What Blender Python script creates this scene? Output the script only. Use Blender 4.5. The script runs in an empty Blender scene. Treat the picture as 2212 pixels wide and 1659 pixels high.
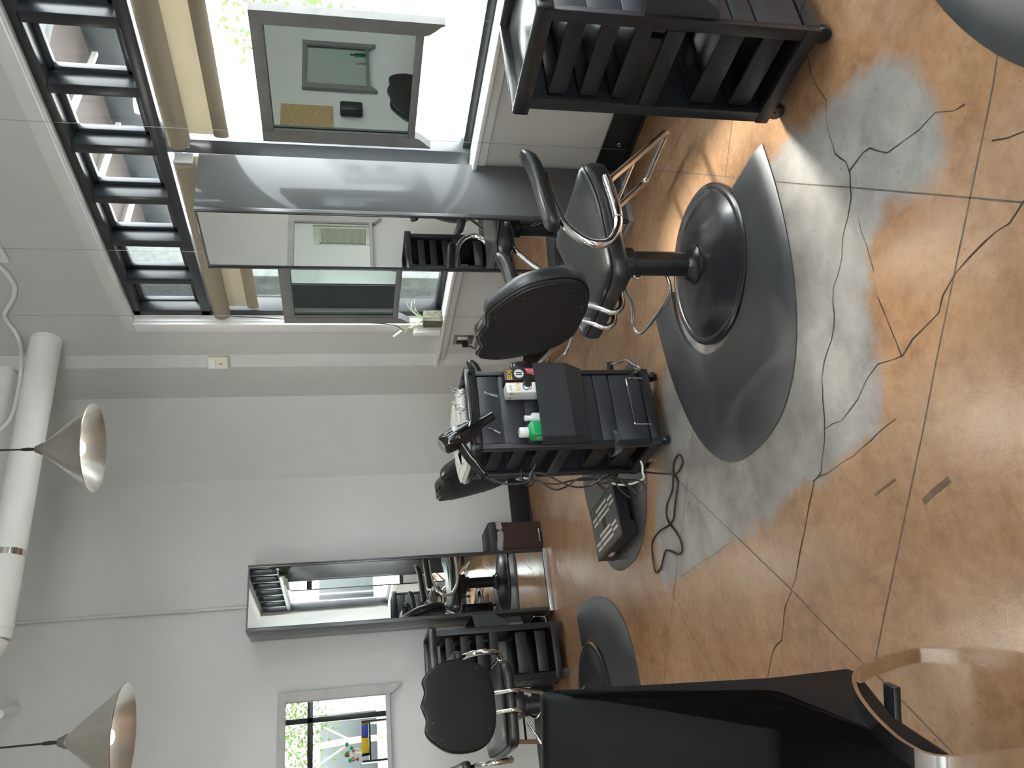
import bpy, bmesh, math, random
from mathutils import Vector, Matrix
random.seed(7)
R_ = math.radians
C = bpy.context.scene.collection
SC = bpy.context.scene

# ------------------------------------------------------------------ camera
F_PX, PITCH, ROLL, YAW, CAM_H = 1743.2, R_(11.902), R_(-0.819), R_(27.761), 1.45
fwd = Vector((math.sin(YAW)*math.cos(PITCH), math.cos(YAW)*math.cos(PITCH), -math.sin(PITCH)))
r0 = Vector((math.cos(YAW), -math.sin(YAW), 0)); u0 = r0.cross(fwd)
right = r0*math.cos(ROLL)+u0*math.sin(ROLL); up = u0*math.cos(ROLL)-r0*math.sin(ROLL)
CAM = Vector((0, 0, CAM_H))
cd = bpy.data.cameras.new('camera'); cam = bpy.data.objects.new('camera', cd); C.objects.link(cam)
cd.sensor_fit = 'HORIZONTAL'; cd.sensor_width = 36; cd.lens = F_PX/2212*36; cd.clip_start = .02; cd.clip_end = 200
# the phone was held upright and the file is stored lying on its side: picture right = world down
m = Matrix((-up, right, -fwd)).transposed().to_4x4(); m.translation = CAM
cam.matrix_world = m
SC.camera = cam

# ------------------------------------------------------------------ daylight, exposure
w = bpy.data.worlds.new('daylight'); SC.world = w; w.use_nodes = True
bg = w.node_tree.nodes['Background']; bg.inputs[0].default_value = (.93, .97, 1.0, 1); bg.inputs[1].default_value = 17
sd = bpy.data.lights.new('sun', 'SUN'); so = bpy.data.objects.new('sun', sd); C.objects.link(so)
sd.energy = 13; sd.angle = R_(9); sd.color = (1, .95, .86)
so.rotation_euler = Vector((-.80, -.22, -1.08)).to_track_quat('-Z', 'Y').to_euler()
vs = SC.view_settings
vs.view_transform = 'Standard'; vs.look = 'None'; vs.gamma = 1; vs.exposure = 0.0; vs.use_curve_mapping = False

# ------------------------------------------------------------------ pixel -> point on a real plane (2212x1659 frame)
def ray(px, py):
    u, v = 1659-py-829.5, px-1106.0
    return right*u - up*v + fwd*F_PX
def GZ(px, py, z=0.0):
    d = ray(px, py); t = (z-CAM_H)/d.z; return CAM+d*t

# ------------------------------------------------------------------ materials
def mat(name, col, rough=.5, metal=0, spec=.5, noise=0, nscale=20, bump=0, bscale=80, coat=0, trans=0):
    M = bpy.data.materials.new(name); M.use_nodes = True; nt = M.node_tree; N = nt.nodes; L = nt.links
    b = N['Principled BSDF']
    b.inputs['Base Color'].default_value = (*col, 1); b.inputs['Roughness'].default_value = rough
    b.inputs['Metallic'].default_value = metal; b.inputs['Specular IOR Level'].default_value = spec
    b.inputs['Coat Weight'].default_value = coat; b.inputs['Transmission Weight'].default_value = trans
    tc = N.new('ShaderNodeTexCoord')
    if noise:
        n = N.new('ShaderNodeTexNoise'); n.inputs['Scale'].default_value = nscale; n.inputs['Detail'].default_value = 6
        L.new(tc.outputs['Object'], n.inputs['Vector'])
        r = N.new('ShaderNodeValToRGB'); r.color_ramp.elements[0].position = .3; r.color_ramp.elements[1].position = .7
        r.color_ramp.elements[0].color = (*[c*(1-noise) for c in col], 1); r.color_ramp.elements[1].color = (*[min(1, c*(1+noise)) for c in col], 1)
        L.new(n.outputs['Fac'], r.inputs['Fac']); L.new(r.outputs['Color'], b.inputs['Base Color'])
    if bump:
        n2 = N.new('ShaderNodeTexNoise'); n2.inputs['Scale'].default_value = bscale; n2.inputs['Detail'].default_value = 4
        L.new(tc.outputs['Object'], n2.inputs['Vector'])
        bp = N.new('ShaderNodeBump'); bp.inputs['Strength'].default_value = bump; bp.inputs['Distance'].default_value = .01
        L.new(n2.outputs['Fac'], bp.inputs['Height']); L.new(bp.outputs['Normal'], b.inputs['Normal'])
    return M
def emis(name, col, s):
    M = bpy.data.materials.new(name); M.use_nodes = True; b = M.node_tree.nodes['Principled BSDF']
    b.inputs['Base Color'].default_value = (*col, 1); b.inputs['Emission Color'].default_value = (*col, 1); b.inputs['Emission Strength'].default_value = s
    return M
WALL = mat('painted_wall', (.60, .605, .595), .75, noise=.02, nscale=3, bump=.05, bscale=300)
CEIL = mat('painted_ceiling', (.62, .62, .60), .8, noise=.02, nscale=2)
TRIM = mat('white_trim', (.74, .74, .73), .45, noise=.02, nscale=10)
CHAR = mat('charcoal_baseboard', (.016, .017, .02), .35, noise=.1, nscale=8)
DFRAME = mat('dark_window_frame', (.014, .017, .020), .32, noise=.15, nscale=12)
VINYL = mat('black_vinyl', (.017, .018, .020), .30, spec=.55, noise=.1, nscale=30, bump=.08, bscale=500)
VINYLM = mat('black_matt_vinyl', (.0055, .006, .0068), .5, spec=.10, noise=.08, nscale=20, bump=.06, bscale=600)
BOARD = mat('black_back_board', (.008, .008, .011), .55, noise=.1, nscale=20)
CHROME = mat('chrome', (.80, .79, .78), .06, metal=1, noise=.02, nscale=5)
BLKMET = mat('black_powder_coat', (.014, .015, .017), .28, noise=.1, nscale=25)
BASEM = mat('black_satin_base', (.022, .024, .027), .24, noise=.1, nscale=8)
TRAY = mat('black_tray_plastic', (.016, .017, .02), .22, spec=.7, noise=.1, nscale=25)
PLAST = mat('black_plastic', (.013, .014, .017), .38, noise=.12, nscale=25, bump=.03, bscale=400)
SLATP = mat('charcoal_plastic', (.024, .027, .034), .42, noise=.1, nscale=18, bump=.05, bscale=300)
MATRUB = mat('grey_foam_mat', (.043, .046, .051), .36, spec=.7, noise=.14, nscale=7, bump=.10, bscale=700)
MIRROR = mat('mirror_glass', (.86, .89, .87), .004, metal=1)
OLDMIR = mat('old_mirror_glass', (.55, .62, .59), .006, metal=1)
LAMI = mat('grey_gloss_laminate', (.105, .108, .112), .09, spec=.17, noise=.03, nscale=2)
ALU = mat('dark_aluminium', (.10, .10, .105), .28, metal=.7, noise=.05, nscale=20)
SILV = mat('silver_strip', (.5, .5, .5), .3, metal=.6, noise=.05, nscale=20)
OLDP = mat('worn_grey_paint', (.17, .17, .165), .55, noise=.12, nscale=9, bump=.25, bscale=40)
OLDW = mat('worn_pale_paint', (.42, .42, .41), .6, noise=.1, nscale=9, bump=.25, bscale=40)
WHITEP = mat('white_painted_metal', (.86, .86, .85), .42, noise=.03, nscale=6)
IVORY = mat('ivory_plastic', (.72, .69, .60), .4, noise=.03, nscale=20)
SPUN = mat('spun_aluminium', (.72, .71, .67), .28, metal=1, noise=.05, nscale=30)
TOWEL = mat('white_terry_towel', (.80, .78, .75), .9, noise=.05, nscale=60, bump=.8, bscale=220)
GREEN = mat('green_plastic', (.0, .30, .09), .3, noise=.06, nscale=30)
WHITE = mat('white_plastic', (.75, .75, .74), .35, noise=.03, nscale=30)
CARDW = mat('white_card', (.74, .73, .71), .4, noise=.03, nscale=30)
CARDB = mat('black_card', (.012, .011, .011), .3, noise=.1, nscale=30)
YEL = mat('yellow_ink', (.70, .45, .02), .5, noise=.05); BLU = mat('blue_ink', (.03, .04, .32), .5, noise=.05)
RED = mat('red_ink', (.42, .02, .06), .5, noise=.05); GRY = mat('grey_ink', (.25, .25, .25), .5, noise=.05)
ORG = mat('orange_ink', (.6, .2, .03), .5, noise=.05); PINK = mat('crimson_ink', (.55, .05, .13), .5, noise=.05)
DRYER = mat('glossy_black_plastic', (.006, .006, .007), .09, spec=.6, noise=.1, nscale=10)
CORD = mat('black_cord', (.010, .009, .008), .4, noise=.1)
CORDW = mat('white_cord', (.7, .68, .64), .5, noise=.05)
BINM = mat('dark_brown_bin', (.040, .018, .013), .45, noise=.15, nscale=30)
CLEAR = mat('clear_plastic', (.85, .87, .88), .08, trans=.95)
BAG = mat('thin_plastic_bag', (.35, .32, .34), .25, noise=.3, nscale=25)
GRIP = mat('pale_grip_strip', (.60, .58, .54), .6, noise=.06, nscale=40)
STEP = mat('grey_step_plastic', (.055, .054, .052), .5, noise=.1, nscale=25)
STEEL = mat('brushed_steel', (.35, .34, .32), .35, metal=1, noise=.08, nscale=30)
STONE = mat('mossy_stone', (.12, .115, .08), .9, noise=.5, nscale=40, bump=.8, bscale=60)
POT = mat('white_ribbed_ceramic', (.78, .77, .72), .35, noise=.04, nscale=20)
LEAFW = mat('pale_leaf', (.62, .66, .42), .5, noise=.2, nscale=20)
GROUT = mat('joint_dark', (.10, .085, .07), .8, noise=.4, nscale=30)
CRACK = mat('crack_dark', (.030, .023, .018), .9, noise=.4, nscale=30)
STUCCO = mat('exterior_concrete', (.16, .175, .165), .9, noise=.2, nscale=30, bump=.4, bscale=60)
PAVE = mat('pale_paving', (.5, .5, .5), .8, noise=.06, nscale=3)
BLDG = mat('white_building', (.75, .75, .75), .8, noise=.04, nscale=2)
SOFF = mat('brown_soffit', (.055, .042, .036), .7, noise=.15, nscale=4)
GBEAM = mat('grey_beam', (.030, .034, .036), .5, noise=.12, nscale=10)
WBEAM = mat('white_beam', (.75, .75, .74), .5, noise=.04, nscale=10)
BARK = mat('bark', (.22, .18, .14), .9, noise=.4, nscale=20, bump=.6, bscale=30)
SHUT = mat('sage_shutter', (.38, .40, .33), .6, noise=.08, nscale=10)
WOODO = mat('orange_wood', (.35, .16, .07), .5, noise=.25, nscale=6)
TANB = mat('tan_cork', (.42, .30, .15), .8, noise=.2, nscale=40)
BULB = emis('lit_bulb', (1, .93, .80), 60)

def leafmat(name, col):
    M = mat(name, col, .5, noise=.3, nscale=3); nt = M.node_tree; N = nt.nodes; L = nt.links
    t = N.new('ShaderNodeBsdfTranslucent'); t.inputs[0].default_value = (col[0]*1.3, col[1]*1.3, col[2]*.8, 1)
    mx = N.new('ShaderNodeMixShader'); mx.inputs[0].default_value = .5
    L.new(N['Principled BSDF'].outputs[0], mx.inputs[1]); L.new(t.outputs[0], mx.inputs[2]); L.new(mx.outputs[0], N['Material Output'].inputs['Surface'])
    return M
LEAF = leafmat('sunlit_leaf', (.045, .075, .018))
def fabric(nm, c0, c1, tr):
    M = mat(nm, c1, .85); nt = M.node_tree; N = nt.nodes; L = nt.links
    b = N['Principled BSDF']; tc = N.new('ShaderNodeTexCoord'); mp = N.new('ShaderNodeMapping'); mp.inputs['Scale'].default_value = (40, 40, 400)
    n = N.new('ShaderNodeTexNoise'); n.inputs['Scale'].default_value = 3; n.inputs['Detail'].default_value = 5
    L.new(tc.outputs['Object'], mp.inputs[0]); L.new(mp.outputs[0], n.inputs['Vector'])
    r = N.new('ShaderNodeValToRGB'); r.color_ramp.elements[0].color = (*c0, 1); r.color_ramp.elements[1].color = (*c1, 1)
    L.new(n.outputs['Fac'], r.inputs[0]); L.new(r.outputs[0], b.inputs['Base Color'])
    t = N.new('ShaderNodeBsdfTranslucent'); L.new(r.outputs[0], t.inputs[0])
    mx = N.new('ShaderNodeMixShader'); mx.inputs[0].default_value = tr
    L.new(b.outputs[0], mx.inputs[1]); L.new(t.outputs[0], mx.inputs[2]); L.new(mx.outputs[0], N['Material Output'].inputs['Surface'])
    return M
SHADE = fabric('tan_woven_shade', (.24, .20, .145), (.40, .35, .265), .22); CLOTH = fabric('thin_woven_shade', (.40, .365, .29), (.54, .50, .41), .42)
def panes():
    M = bpy.data.materials.new('window_pane'); M.use_nodes = True; nt = M.node_tree; N = nt.nodes; L = nt.links
    N.remove(N['Principled BSDF'])
    t = N.new('ShaderNodeBsdfTransparent'); t.inputs[0].default_value = (.95, .97, .96, 1)
    g = N.new('ShaderNodeBsdfGlossy'); g.inputs['Roughness'].default_value = .02
    f0 = N.new('ShaderNodeLayerWeight'); f0.inputs[0].default_value = .5
    p = N.new('ShaderNodeMath'); p.operation = 'POWER'; p.inputs[1].default_value = 4; L.new(f0.outputs['Facing'], p.inputs[0])
    f = N.new('ShaderNodeMath'); f.operation = 'MULTIPLY_ADD'; f.inputs[1].default_value = .6; f.inputs[2].default_value = .03; L.new(p.outputs[0], f.inputs[0])
    mx = N.new('ShaderNodeMixShader'); L.new(f.outputs[0], mx.inputs[0]); L.new(t.outputs[0], mx.inputs[1]); L.new(g.outputs[0], mx.inputs[2])
    L.new(mx.outputs[0], N['Material Output'].inputs['Surface'])
    return M
GLASS = panes()
def floormat():
    M = bpy.data.materials.new('stained_concrete'); M.use_nodes = True; nt = M.node_tree; N = nt.nodes; L = nt.links
    b = N['Principled BSDF']; tc = N.new('ShaderNodeTexCoord')
    def noise(s, d=6, rough=.55):
        n = N.new('ShaderNodeTexNoise'); n.inputs['Scale'].default_value = s; n.inputs['Detail'].default_value = d; n.inputs['Roughness'].default_value = rough
        L.new(tc.outputs['Object'], n.inputs['Vector']); return n.outputs['Fac']
    def ramp(x, stops):
        r = N.new('ShaderNodeValToRGB'); e = r.color_ramp.elements
        e[0].position, e[0].color = stops[0][0], (*stops[0][1], 1); e[1].position, e[1].color = stops[-1][0], (*stops[-1][1], 1)
        for p, c in stops[1:-1]: q = e.new(p); q.color = (*c, 1)
        L.new(x, r.inputs[0]); return r.outputs[0]
    def mix(f, a, c, bt='MIX'):
        x = N.new('ShaderNodeMix'); x.data_type = 'RGBA'; x.blend_type = bt
        if isinstance(f, float): x.inputs[0].default_value = f
        else: L.new(f, x.inputs[0])
        L.new(a, x.inputs[6]); L.new(c, x.inputs[7]); return x.outputs[2]
    def math_(op, a, c):
        x = N.new('ShaderNodeMath'); x.operation = op; x.use_clamp = False
        for k, q in enumerate((a, c)):
            if isinstance(q, (int, float)): x.inputs[k].default_value = q
            else: L.new(q, x.inputs[k])
        return x.outputs[0]
    tan = ramp(noise(1.6, 8, .6), [(.3, (.285, .150, .078)), (.5, (.370, .210, .112)), (.72, (.46, .285, .165))])
    tan2 = ramp(noise(26, 8, .7), [(.35, (.72, .70, .68)), (.65, (1.0, 1.0, 1.0))])
    tan = mix(.75, tan, tan2, 'MULTIPLY')
    tan = mix(.8, tan, ramp(noise(7, 10, .72), [(.3, (.70, .66, .62)), (.52, (1.0, 1.0, 1.0))]), 'MULTIPLY')
    grey = ramp(noise(3.2, 10, .68), [(.25, (.13, .11, .095)), (.48, (.27, .25, .235)), (.75, (.39, .37, .35))])
    at = N.new('ShaderNodeAttribute'); at.attribute_name = 'worn'
    msk = math_('SUBTRACT', at.outputs['Fac'], math_('MULTIPLY', math_('SUBTRACT', .5, noise(5, 8, .7)), .8))
    mr = N.new('ShaderNodeMapRange'); mr.inputs[1].default_value = .42; mr.inputs[2].default_value = .60; L.new(msk, mr.inputs[0])
    col = mix(mr.outputs[0], tan, grey)
    # specks and scuffs
    sp = ramp(noise(90, 3, .6), [(.27, (.35, .3, .26)), (.34, (1, 1, 1))]); col = mix(.8, col, sp, 'MULTIPLY')
    L.new(col, b.inputs['Base Color'])
    b.inputs['Roughness'].default_value = .23; b.inputs['Specular IOR Level'].default_value = .75
    bp = N.new('ShaderNodeBump'); bp.inputs['Strength'].default_value = .10; bp.inputs['Distance'].default_value = .004
    L.new(noise(120, 4), bp.inputs['Height']); L.new(bp.outputs[0], b.inputs['Normal'])
    return M
FLOORM = floormat()

# ------------------------------------------------------------------ mesh helpers
def catmull(pts, k=6, closed=False):
    P = [Vector(p) for p in pts]; n = len(P); out = []
    rng = range(n) if closed else range(n-1)
    for i in rng:
        p0 = P[(i-1) % n] if closed or i > 0 else P[0]*2-P[1]
        p1, p2 = P[i], P[(i+1) % n]
        p3 = P[(i+2) % n] if closed or i+2 < n else P[-1]*2-P[-2]
        for j in range(k):
            t = j/k
            out.append(.5*((2*p1)+(p2-p0)*t+(2*p0-5*p1+4*p2-p3)*t*t+(3*p1-p0-3*p2+p3)*t**3))
    if not closed: out.append(P[-1])
    return out
def fillet(pts, r, k=5):                     # polyline with rounded corners
    P = [Vector(p) for p in pts]; out = [P[0]]
    for i in range(1, len(P)-1):
        a, b, c = P[i-1], P[i], P[i+1]; da, dc = (a-b), (c-b); q = min(r, da.length*.48, dc.length*.48)
        s, e = b+da.normalized()*q, b+dc.normalized()*q
        for j in range(k+1):
            t = j/k; out.append(s*(1-t)**2+b*2*t*(1-t)+e*t*t)
    out.append(P[-1]); return out
class MB:
    def __init__(s): s.b = bmesh.new()
    def add(s, vs, fs):
        V = [s.b.verts.new(v) for v in vs]
        for f in fs:
            try: s.b.faces.new([V[i] for i in f])
            except ValueError: pass
        return s
    def box(s, c, d, bev=0, seg=2, rot=None):
        t = bmesh.new(); bmesh.ops.create_cube(t, size=1)
        for v in t.verts: v.co = Vector((v.co.x*d[0], v.co.y*d[1], v.co.z*d[2]))
        if bev: bmesh.ops.bevel(t, geom=t.edges[:], offset=min(bev, min(d)*.49), segments=seg, profile=.5, affect='EDGES')
        M = Matrix.Translation(c) @ (rot.to_4x4() if rot else Matrix())
        t.verts.index_update()
        s.add([M @ v.co for v in t.verts], [[v.index for v in f.verts] for f in t.faces]); t.free(); return s
    def lathe(s, prof, c=(0, 0, 0), n=32, axis=None, cap=True):
        c = Vector(c); Q = Vector(axis).to_track_quat('Z', 'Y') if axis else None
        vs, fs = [], []
        for r, z in prof:
            for i in range(n):
                a = 2*math.pi*i/n; p = Vector((r*math.cos(a), r*math.sin(a), z)); vs.append(c+(Q @ p if Q else p))
        for k in range(len(prof)-1):
            for i in range(n):
                j = (i+1) % n; fs.append((k*n+i, k*n+j, (k+1)*n+j, (k+1)*n+i))
        if cap:
            if prof[0][0] > 1e-5: fs.append(tuple(reversed(range(n))))
            if prof[-1][0] > 1e-5: fs.append(tuple((len(prof)-1)*n+i for i in range(n)))
        return s.add(vs, fs)
    def cyl(s, p, q, r, n=16, r2=None):
        p, q = Vector(p), Vector(q); return s.lathe([(r, 0), (r if r2 is None else r2, (q-p).length)], p, n, q-p)
    def tube(s, pts, r, n=10, closed=False, sect=None, up=None):
        P = [Vector(p) for p in pts]; m_ = len(P); vs, fs = [], []
        sect = sect or [(r*math.cos(2*math.pi*i/n), r*math.sin(2*math.pi*i/n)) for i in range(n)]; n = len(sect)
        nrm = None
        for i in range(m_):
            a = P[(i-1) % m_] if closed or i else P[0]; c = P[(i+1) % m_] if closed or i < m_-1 else P[-1]
            t = (c-a).normalized()
            if up is not None: nrm = (Vector(up)-t*t.dot(Vector(up))).normalized()
            elif nrm is None: nrm = t.orthogonal().normalized()
            else: nrm = (nrm-t*t.dot(nrm)).normalized()
            bi = t.cross(nrm)
            for x, y in sect: vs.append(P[i]+nrm*x+bi*y)
        for k in range(m_ if closed else m_-1):
            for i in range(n):
                j = (i+1) % n; k2 = (k+1) % m_; fs.append((k*n+i, k*n+j, k2*n+j, k2*n+i))
        if not closed: fs += [tuple(reversed(range(n))), tuple((m_-1)*n+i for i in range(n))]
        return s.add(vs, fs)
    def prism(s, poly, a, b, f):               # 2D outline swept from a to b; f(x, y, t) -> point
        n = len(poly); vs = [f(x, y, a) for x, y in poly]+[f(x, y, b) for x, y in poly]
        return s.add(vs, [tuple(reversed(range(n))), tuple(range(n, 2*n))]+[(i, (i+1) % n, n+(i+1) % n, n+i) for i in range(n)])
    def rings(s, rs):                          # stack of equal-length loops, capped
        n = len(rs[0]); vs = [p for r in rs for p in r]; fs = []
        for k in range(len(rs)-1):
            for i in range(n): j = (i+1) % n; fs.append((k*n+i, k*n+j, (k+1)*n+j, (k+1)*n+i))
        fs += [tuple(reversed(range(n))), tuple((len(rs)-1)*n+i for i in range(n))]
        return s.add(vs, fs)
    def put(s, name, m, parent=None, ang=38, flat=False, loc=None, rz=0):
        bmesh.ops.recalc_face_normals(s.b, faces=s.b.faces[:])
        if not flat:
            for f in s.b.faces: f.smooth = True
            for e in s.b.edges:
                if len(e.link_faces) == 2 and e.calc_face_angle(0) > R_(ang): e.smooth = False
        me = bpy.data.meshes.new(name); s.b.to_mesh(me); s.b.free(); me.materials.append(m)
        o = bpy.data.objects.new(name, me); C.objects.link(o)
        if parent: o.parent = parent
        if loc is not None: o.location = loc; o.rotation_euler.z = rz
        return o
def tag(o, label=None, cat=None, group=None, kind=None):
    if label: o['label'] = label
    if cat: o['category'] = cat
    if group: o['group'] = group
    if kind: o['kind'] = kind
    return o
def thing(name, label, cat, loc=(0, 0, 0), rz=0, group=None):
    o = bpy.data.objects.new(name, None); C.objects.link(o); o.empty_display_size = .1
    o.location = loc; o.rotation_euler = (0, 0, rz); return tag(o, label, cat, group)
def struct(name, mb, m, parent=None, **k):
    o = mb.put(name, m, parent, **k)
    if not parent: o['kind'] = 'structure'
    return o
def dup(root, loc, rz, label, skip=()):
    r = root.copy(); C.objects.link(r); r.location = loc; r.rotation_euler = (0, 0, rz); r['label'] = label
    for ch in list(root.children):
        if ch.name.split('.')[0] in skip: continue
        c = ch.copy(); C.objects.link(c); c.parent = r
        for g in ch.children:
            d = g.copy(); C.objects.link(d); d.parent = c
    return r
def inset(poly, d):                             # shrink a convex-ish outline
    n = len(poly); A = sum(poly[i][0]*poly[(i+1) % n][1]-poly[(i+1) % n][0]*poly[i][1] for i in range(n)); sg = 1 if A > 0 else -1; out = []
    for i in range(n):
        a, b, c = Vector(poly[i-1]), Vector(poly[i]), Vector(poly[(i+1) % n])
        e = (c-a).normalized(); out.append(tuple(b+Vector((-e.y, e.x))*d*sg))
    return out
def text(s, size, m, M, name='printed_text', parent=None, ext=.0004):
    cu = bpy.data.curves.new('t', 'FONT'); cu.body = s; cu.size = size; cu.extrude = ext; cu.align_x = 'CENTER'; cu.align_y = 'CENTER'
    o = bpy.data.objects.new('t', cu); C.objects.link(o)
    me = bpy.data.meshes.new_from_object(o); bpy.data.objects.remove(o); bpy.data.curves.remove(cu)
    me.transform(M); me.materials.clear(); me.materials.append(m); me.name = name
    q = bpy.data.objects.new(name, me); C.objects.link(q)
    if parent: q.parent = parent
    return q

# ------------------------------------------------------------------ the room
XW, YB, CE, XL, YF = 2.85, 6.0, 4.3, -4.2, -3.0
def GX(px, py, x): d = ray(px, py); return CAM+d*(x/d.x)
def GY(px, py, y): d = ray(px, py); return CAM+d*(y/d.y)

# floor, with a 'worn' mask where the stain has been scrubbed to grey around the styling stations
worn_px = [(1432, 1268), (1455, 1257), (1520, 1217), (1600, 1160), (1690, 1098), (1757, 1040), (1800, 1012), (1850, 968), (1915, 915),
           (1903, 800), (1888, 720), (1878, 640), (1872, 590), (1880, 520), (1915, 440), (2010, 425), (2050, 320), (2010, 220), (1960, 130),
           (1905, 95), (1870, 130), (1795, 228), (1700, 300), (1620, 400), (1540, 560), (1450, 720), (1432, 860), (1425, 1000), (1412, 1150)]
worn = [GZ(*p) for p in worn_px]; worn = [(p.x, p.y) for p in worn]
def sdist(x, y):
    ins, best, n = False, 9, len(worn)
    for i in range(n):
        (ax, ay), (bx, by) = worn[i], worn[(i+1) % n]
        if (ay > y) != (by > y) and x < (bx-ax)*(y-ay)/(by-ay)+ax: ins = not ins
        dx, dy = bx-ax, by-ay; t = max(0, min(1, ((x-ax)*dx+(y-ay)*dy)/(dx*dx+dy*dy)))
        best = min(best, math.hypot(x-ax-t*dx, y-ay-t*dy))
    return best if ins else -best
b = MB(); xs = [XL]+[-.4+.05*i for i in range(66)]; ys = [YF]+[.4+.05*i for i in range(92)]+[YB]
xs = [x for x in xs if x < XW]+[XW]
vs_ = [(x, y, 0) for y in ys for x in xs]; nx = len(xs)
b.add(vs_, [(j*nx+i, j*nx+i+1, (j+1)*nx+i+1, (j+1)*nx+i) for j in range(len(ys)-1) for i in range(nx-1)])
floor = struct('floor', b, FLOORM)
at = floor.data.attributes.new('worn', 'FLOAT', 'POINT')
for i, v in enumerate(floor.data.vertices):
    d = sdist(v.co.x, v.co.y) if -.4 <= v.co.x and .4 <= v.co.y < 5 else -1
    at.data[i].value = max(0, min(1, .5+d/.30))
def ribbon(mb, px, wid, jit=0, z=.0006):
    P = [GZ(*p) for p in px]; Q = []
    for a, c in zip(P, P[1:]):
        k = max(1, int((c-a).length/.035)) if jit else 1
        Q += [a+(c-a)*(i/k)+Vector((random.uniform(-jit, jit), random.uniform(-jit, jit), 0)) for i in range(k)]
    Q.append(P[-1]); L, Rr = [], []
    for i, p in enumerate(Q):
        t = (Q[min(i+1, len(Q)-1)]-Q[max(i-1, 0)]); t = Vector((-t.y, t.x, 0)).normalized()
        q = wid*(random.uniform(.35, 1.5) if jit else 1)/2; L.append(p+t*q+Vector((0, 0, z))); Rr.append(p-t*q+Vector((0, 0, z)))
    n = len(Q); mb.add(L+Rr, [(i, i+1, n+i+1, n+i) for i in range(n-1)])
b = MB()
for px in ([(1415, 367), (1500, 375), (1605, 385), (1725, 397), (1840, 405), (2097, 427), (2240, 440)], [(1618, 100), (1583.7, 244.6), (1566, 386)],
           [(1520, 200), (1492, 250), (1430, 370), (1373, 478), (1300, 600), (1240, 720)], [(2160, 90), (2143.7, 193), (2098, 415), (2022, 782), (2000, 900), (1904, 1359), (1885, 1460)],
           [(1440, 1010), (1466, 1038), (1595, 1163), (1710.5, 1275), (1796, 1365), (1874.6, 1442), (1900, 1464), (2045, 1612), (2120, 1700)],
           [(1500, 900), (1489.5, 1000), (1484, 1054), (1457, 1271), (1436.6, 1450), (1425, 1550)], [(1190, 1165), (1202, 1189), (1239, 1259), (1285, 1345)]):
    ribbon(b, px, .0042)
b.put('joint_line', GROUT, floor)
b = MB()
for px, wd in (([(1745, 120), (1753, 155), (1760, 180), (1775, 200), (1785, 215), (1783, 235), (1790, 290), (1800, 310), (1803, 330), (1830, 350), (1836, 375), (1838, 403), (1839, 430), (1830, 470), (1820, 510), (1818, 560), (1810, 590), (1800, 620), (1801, 660), (1803, 675), (1798, 736), (1780, 782), (1775, 815), (1776, 865), (1780, 903), (1780, 954), (1773, 1022), (1757, 1040), (1750, 1090), (1736, 1149), (1729, 1184), (1720, 1244), (1710, 1274), (1698, 1309), (1691, 1355), (1689, 1382), (1671, 1401), (1663, 1447), (1655, 1480)], .006),
               ([(1836, 365), (1865, 330), (1880, 322), (1915, 330), (1954, 304), (1983, 283), (2021, 245), (2060, 239), (2085, 225)], .006),
               ([(2240, 400), (2212, 437), (2181, 481), (2154, 499), (2126, 520), (2093, 555), (2066, 590), (2038, 638), (2029, 678), (1998, 708), (1973, 731), (1950, 768), (1913, 782), (1897, 789), (1876, 815), (1854, 858), (1818, 906), (1783, 926)], .005),
               ([(1455, 1286), (1468, 1306), (1479, 1344), (1511, 1396), (1538, 1439), (1560, 1480)], .004),
               ([(1236, 1030), (1231, 1060), (1225, 1101), (1217, 1139), (1217, 1174), (1209, 1223), (1196, 1242)], .007),
               ([(2230, 275), (2176, 298), (2143, 304)], .005), ([(1757, 1040), (1800, 1012), (1845, 985), (1900, 935), (1935, 905)], .004),
               ([(1590, 1165), (1530, 1205), (1470, 1245)], .003), ([(1897, 640), (1915, 690), (1935, 740), (1948, 770)], .005), ([(1855, 480), (1870, 530), (1888, 585)], .004)):
    ribbon(b, px, wd*.62, .004, .0009)
b.put('crack', CRACK, floor)
# scuff marks beside the joint
b = MB(); ribbon(b, [(1995, 1085), (2018, 1062), (2052, 1035)], .018, 0, .0005); ribbon(b, [(1890, 1070), (1915, 1050), (1935, 1035)], .008, 0, .0005)
b.put('scuff_mark', mat('scuff', (.11, .065, .038), .4, noise=.3, nscale=40), floor)

# walls
OY0, OY1, OZ0, OZ1 = -1.5, 4.525, .78, 2.705
b = MB()
b.box((XW+.09, (YF+YB)/2, OZ0/2), (.18, YB-YF, OZ0)).box((XW+.09, (YF+YB)/2, (OZ1+CE)/2), (.18, YB-YF, CE-OZ1))
b.box((XW+.09, (OY1+YB)/2, (OZ0+OZ1)/2), (.18, YB-OY1, OZ1-OZ0)).box((XW+.09, (YF+OY0)/2, (OZ0+OZ1)/2), (.18, OY0-YF, OZ1-OZ0))
struct('wall_right', b, WALL)
b = MB(); b.prism([(2.852, 4.93), (2.80, 5.015), (2.80, 5.46), (2.36, 6.01), (2.86, 6.01)], 0, CE, lambda x, y, t: (x, y, t)); struct('wall_corner', b, WALL, ang=10)
b = MB(); b.box(((XL+XW)/2, YB+.09, CE/2), (XW-XL+.36, .18, CE)); struct('wall_back', b, WALL)
b = MB(); b.box((XL-.09, (YF+YB)/2, CE/2), (.18, YB-YF+.36, CE)); struct('wall_left', b, WALL)
b = MB(); b.box(((XL+XW)/2, YF-.09, .22), (XW-XL, .18, .44)).box(((XL+XW)/2, YF-.09, 3.5), (XW-XL, .18, 1.6)); struct('wall_front', b, WALL)
b = MB(); b.box(((XL+XW)/2, (YF+YB)/2, CE+.06), (XW-XL+.3, YB-YF+.3, .12)); struct('ceiling', b, CEIL)
BBZ = .16
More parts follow.
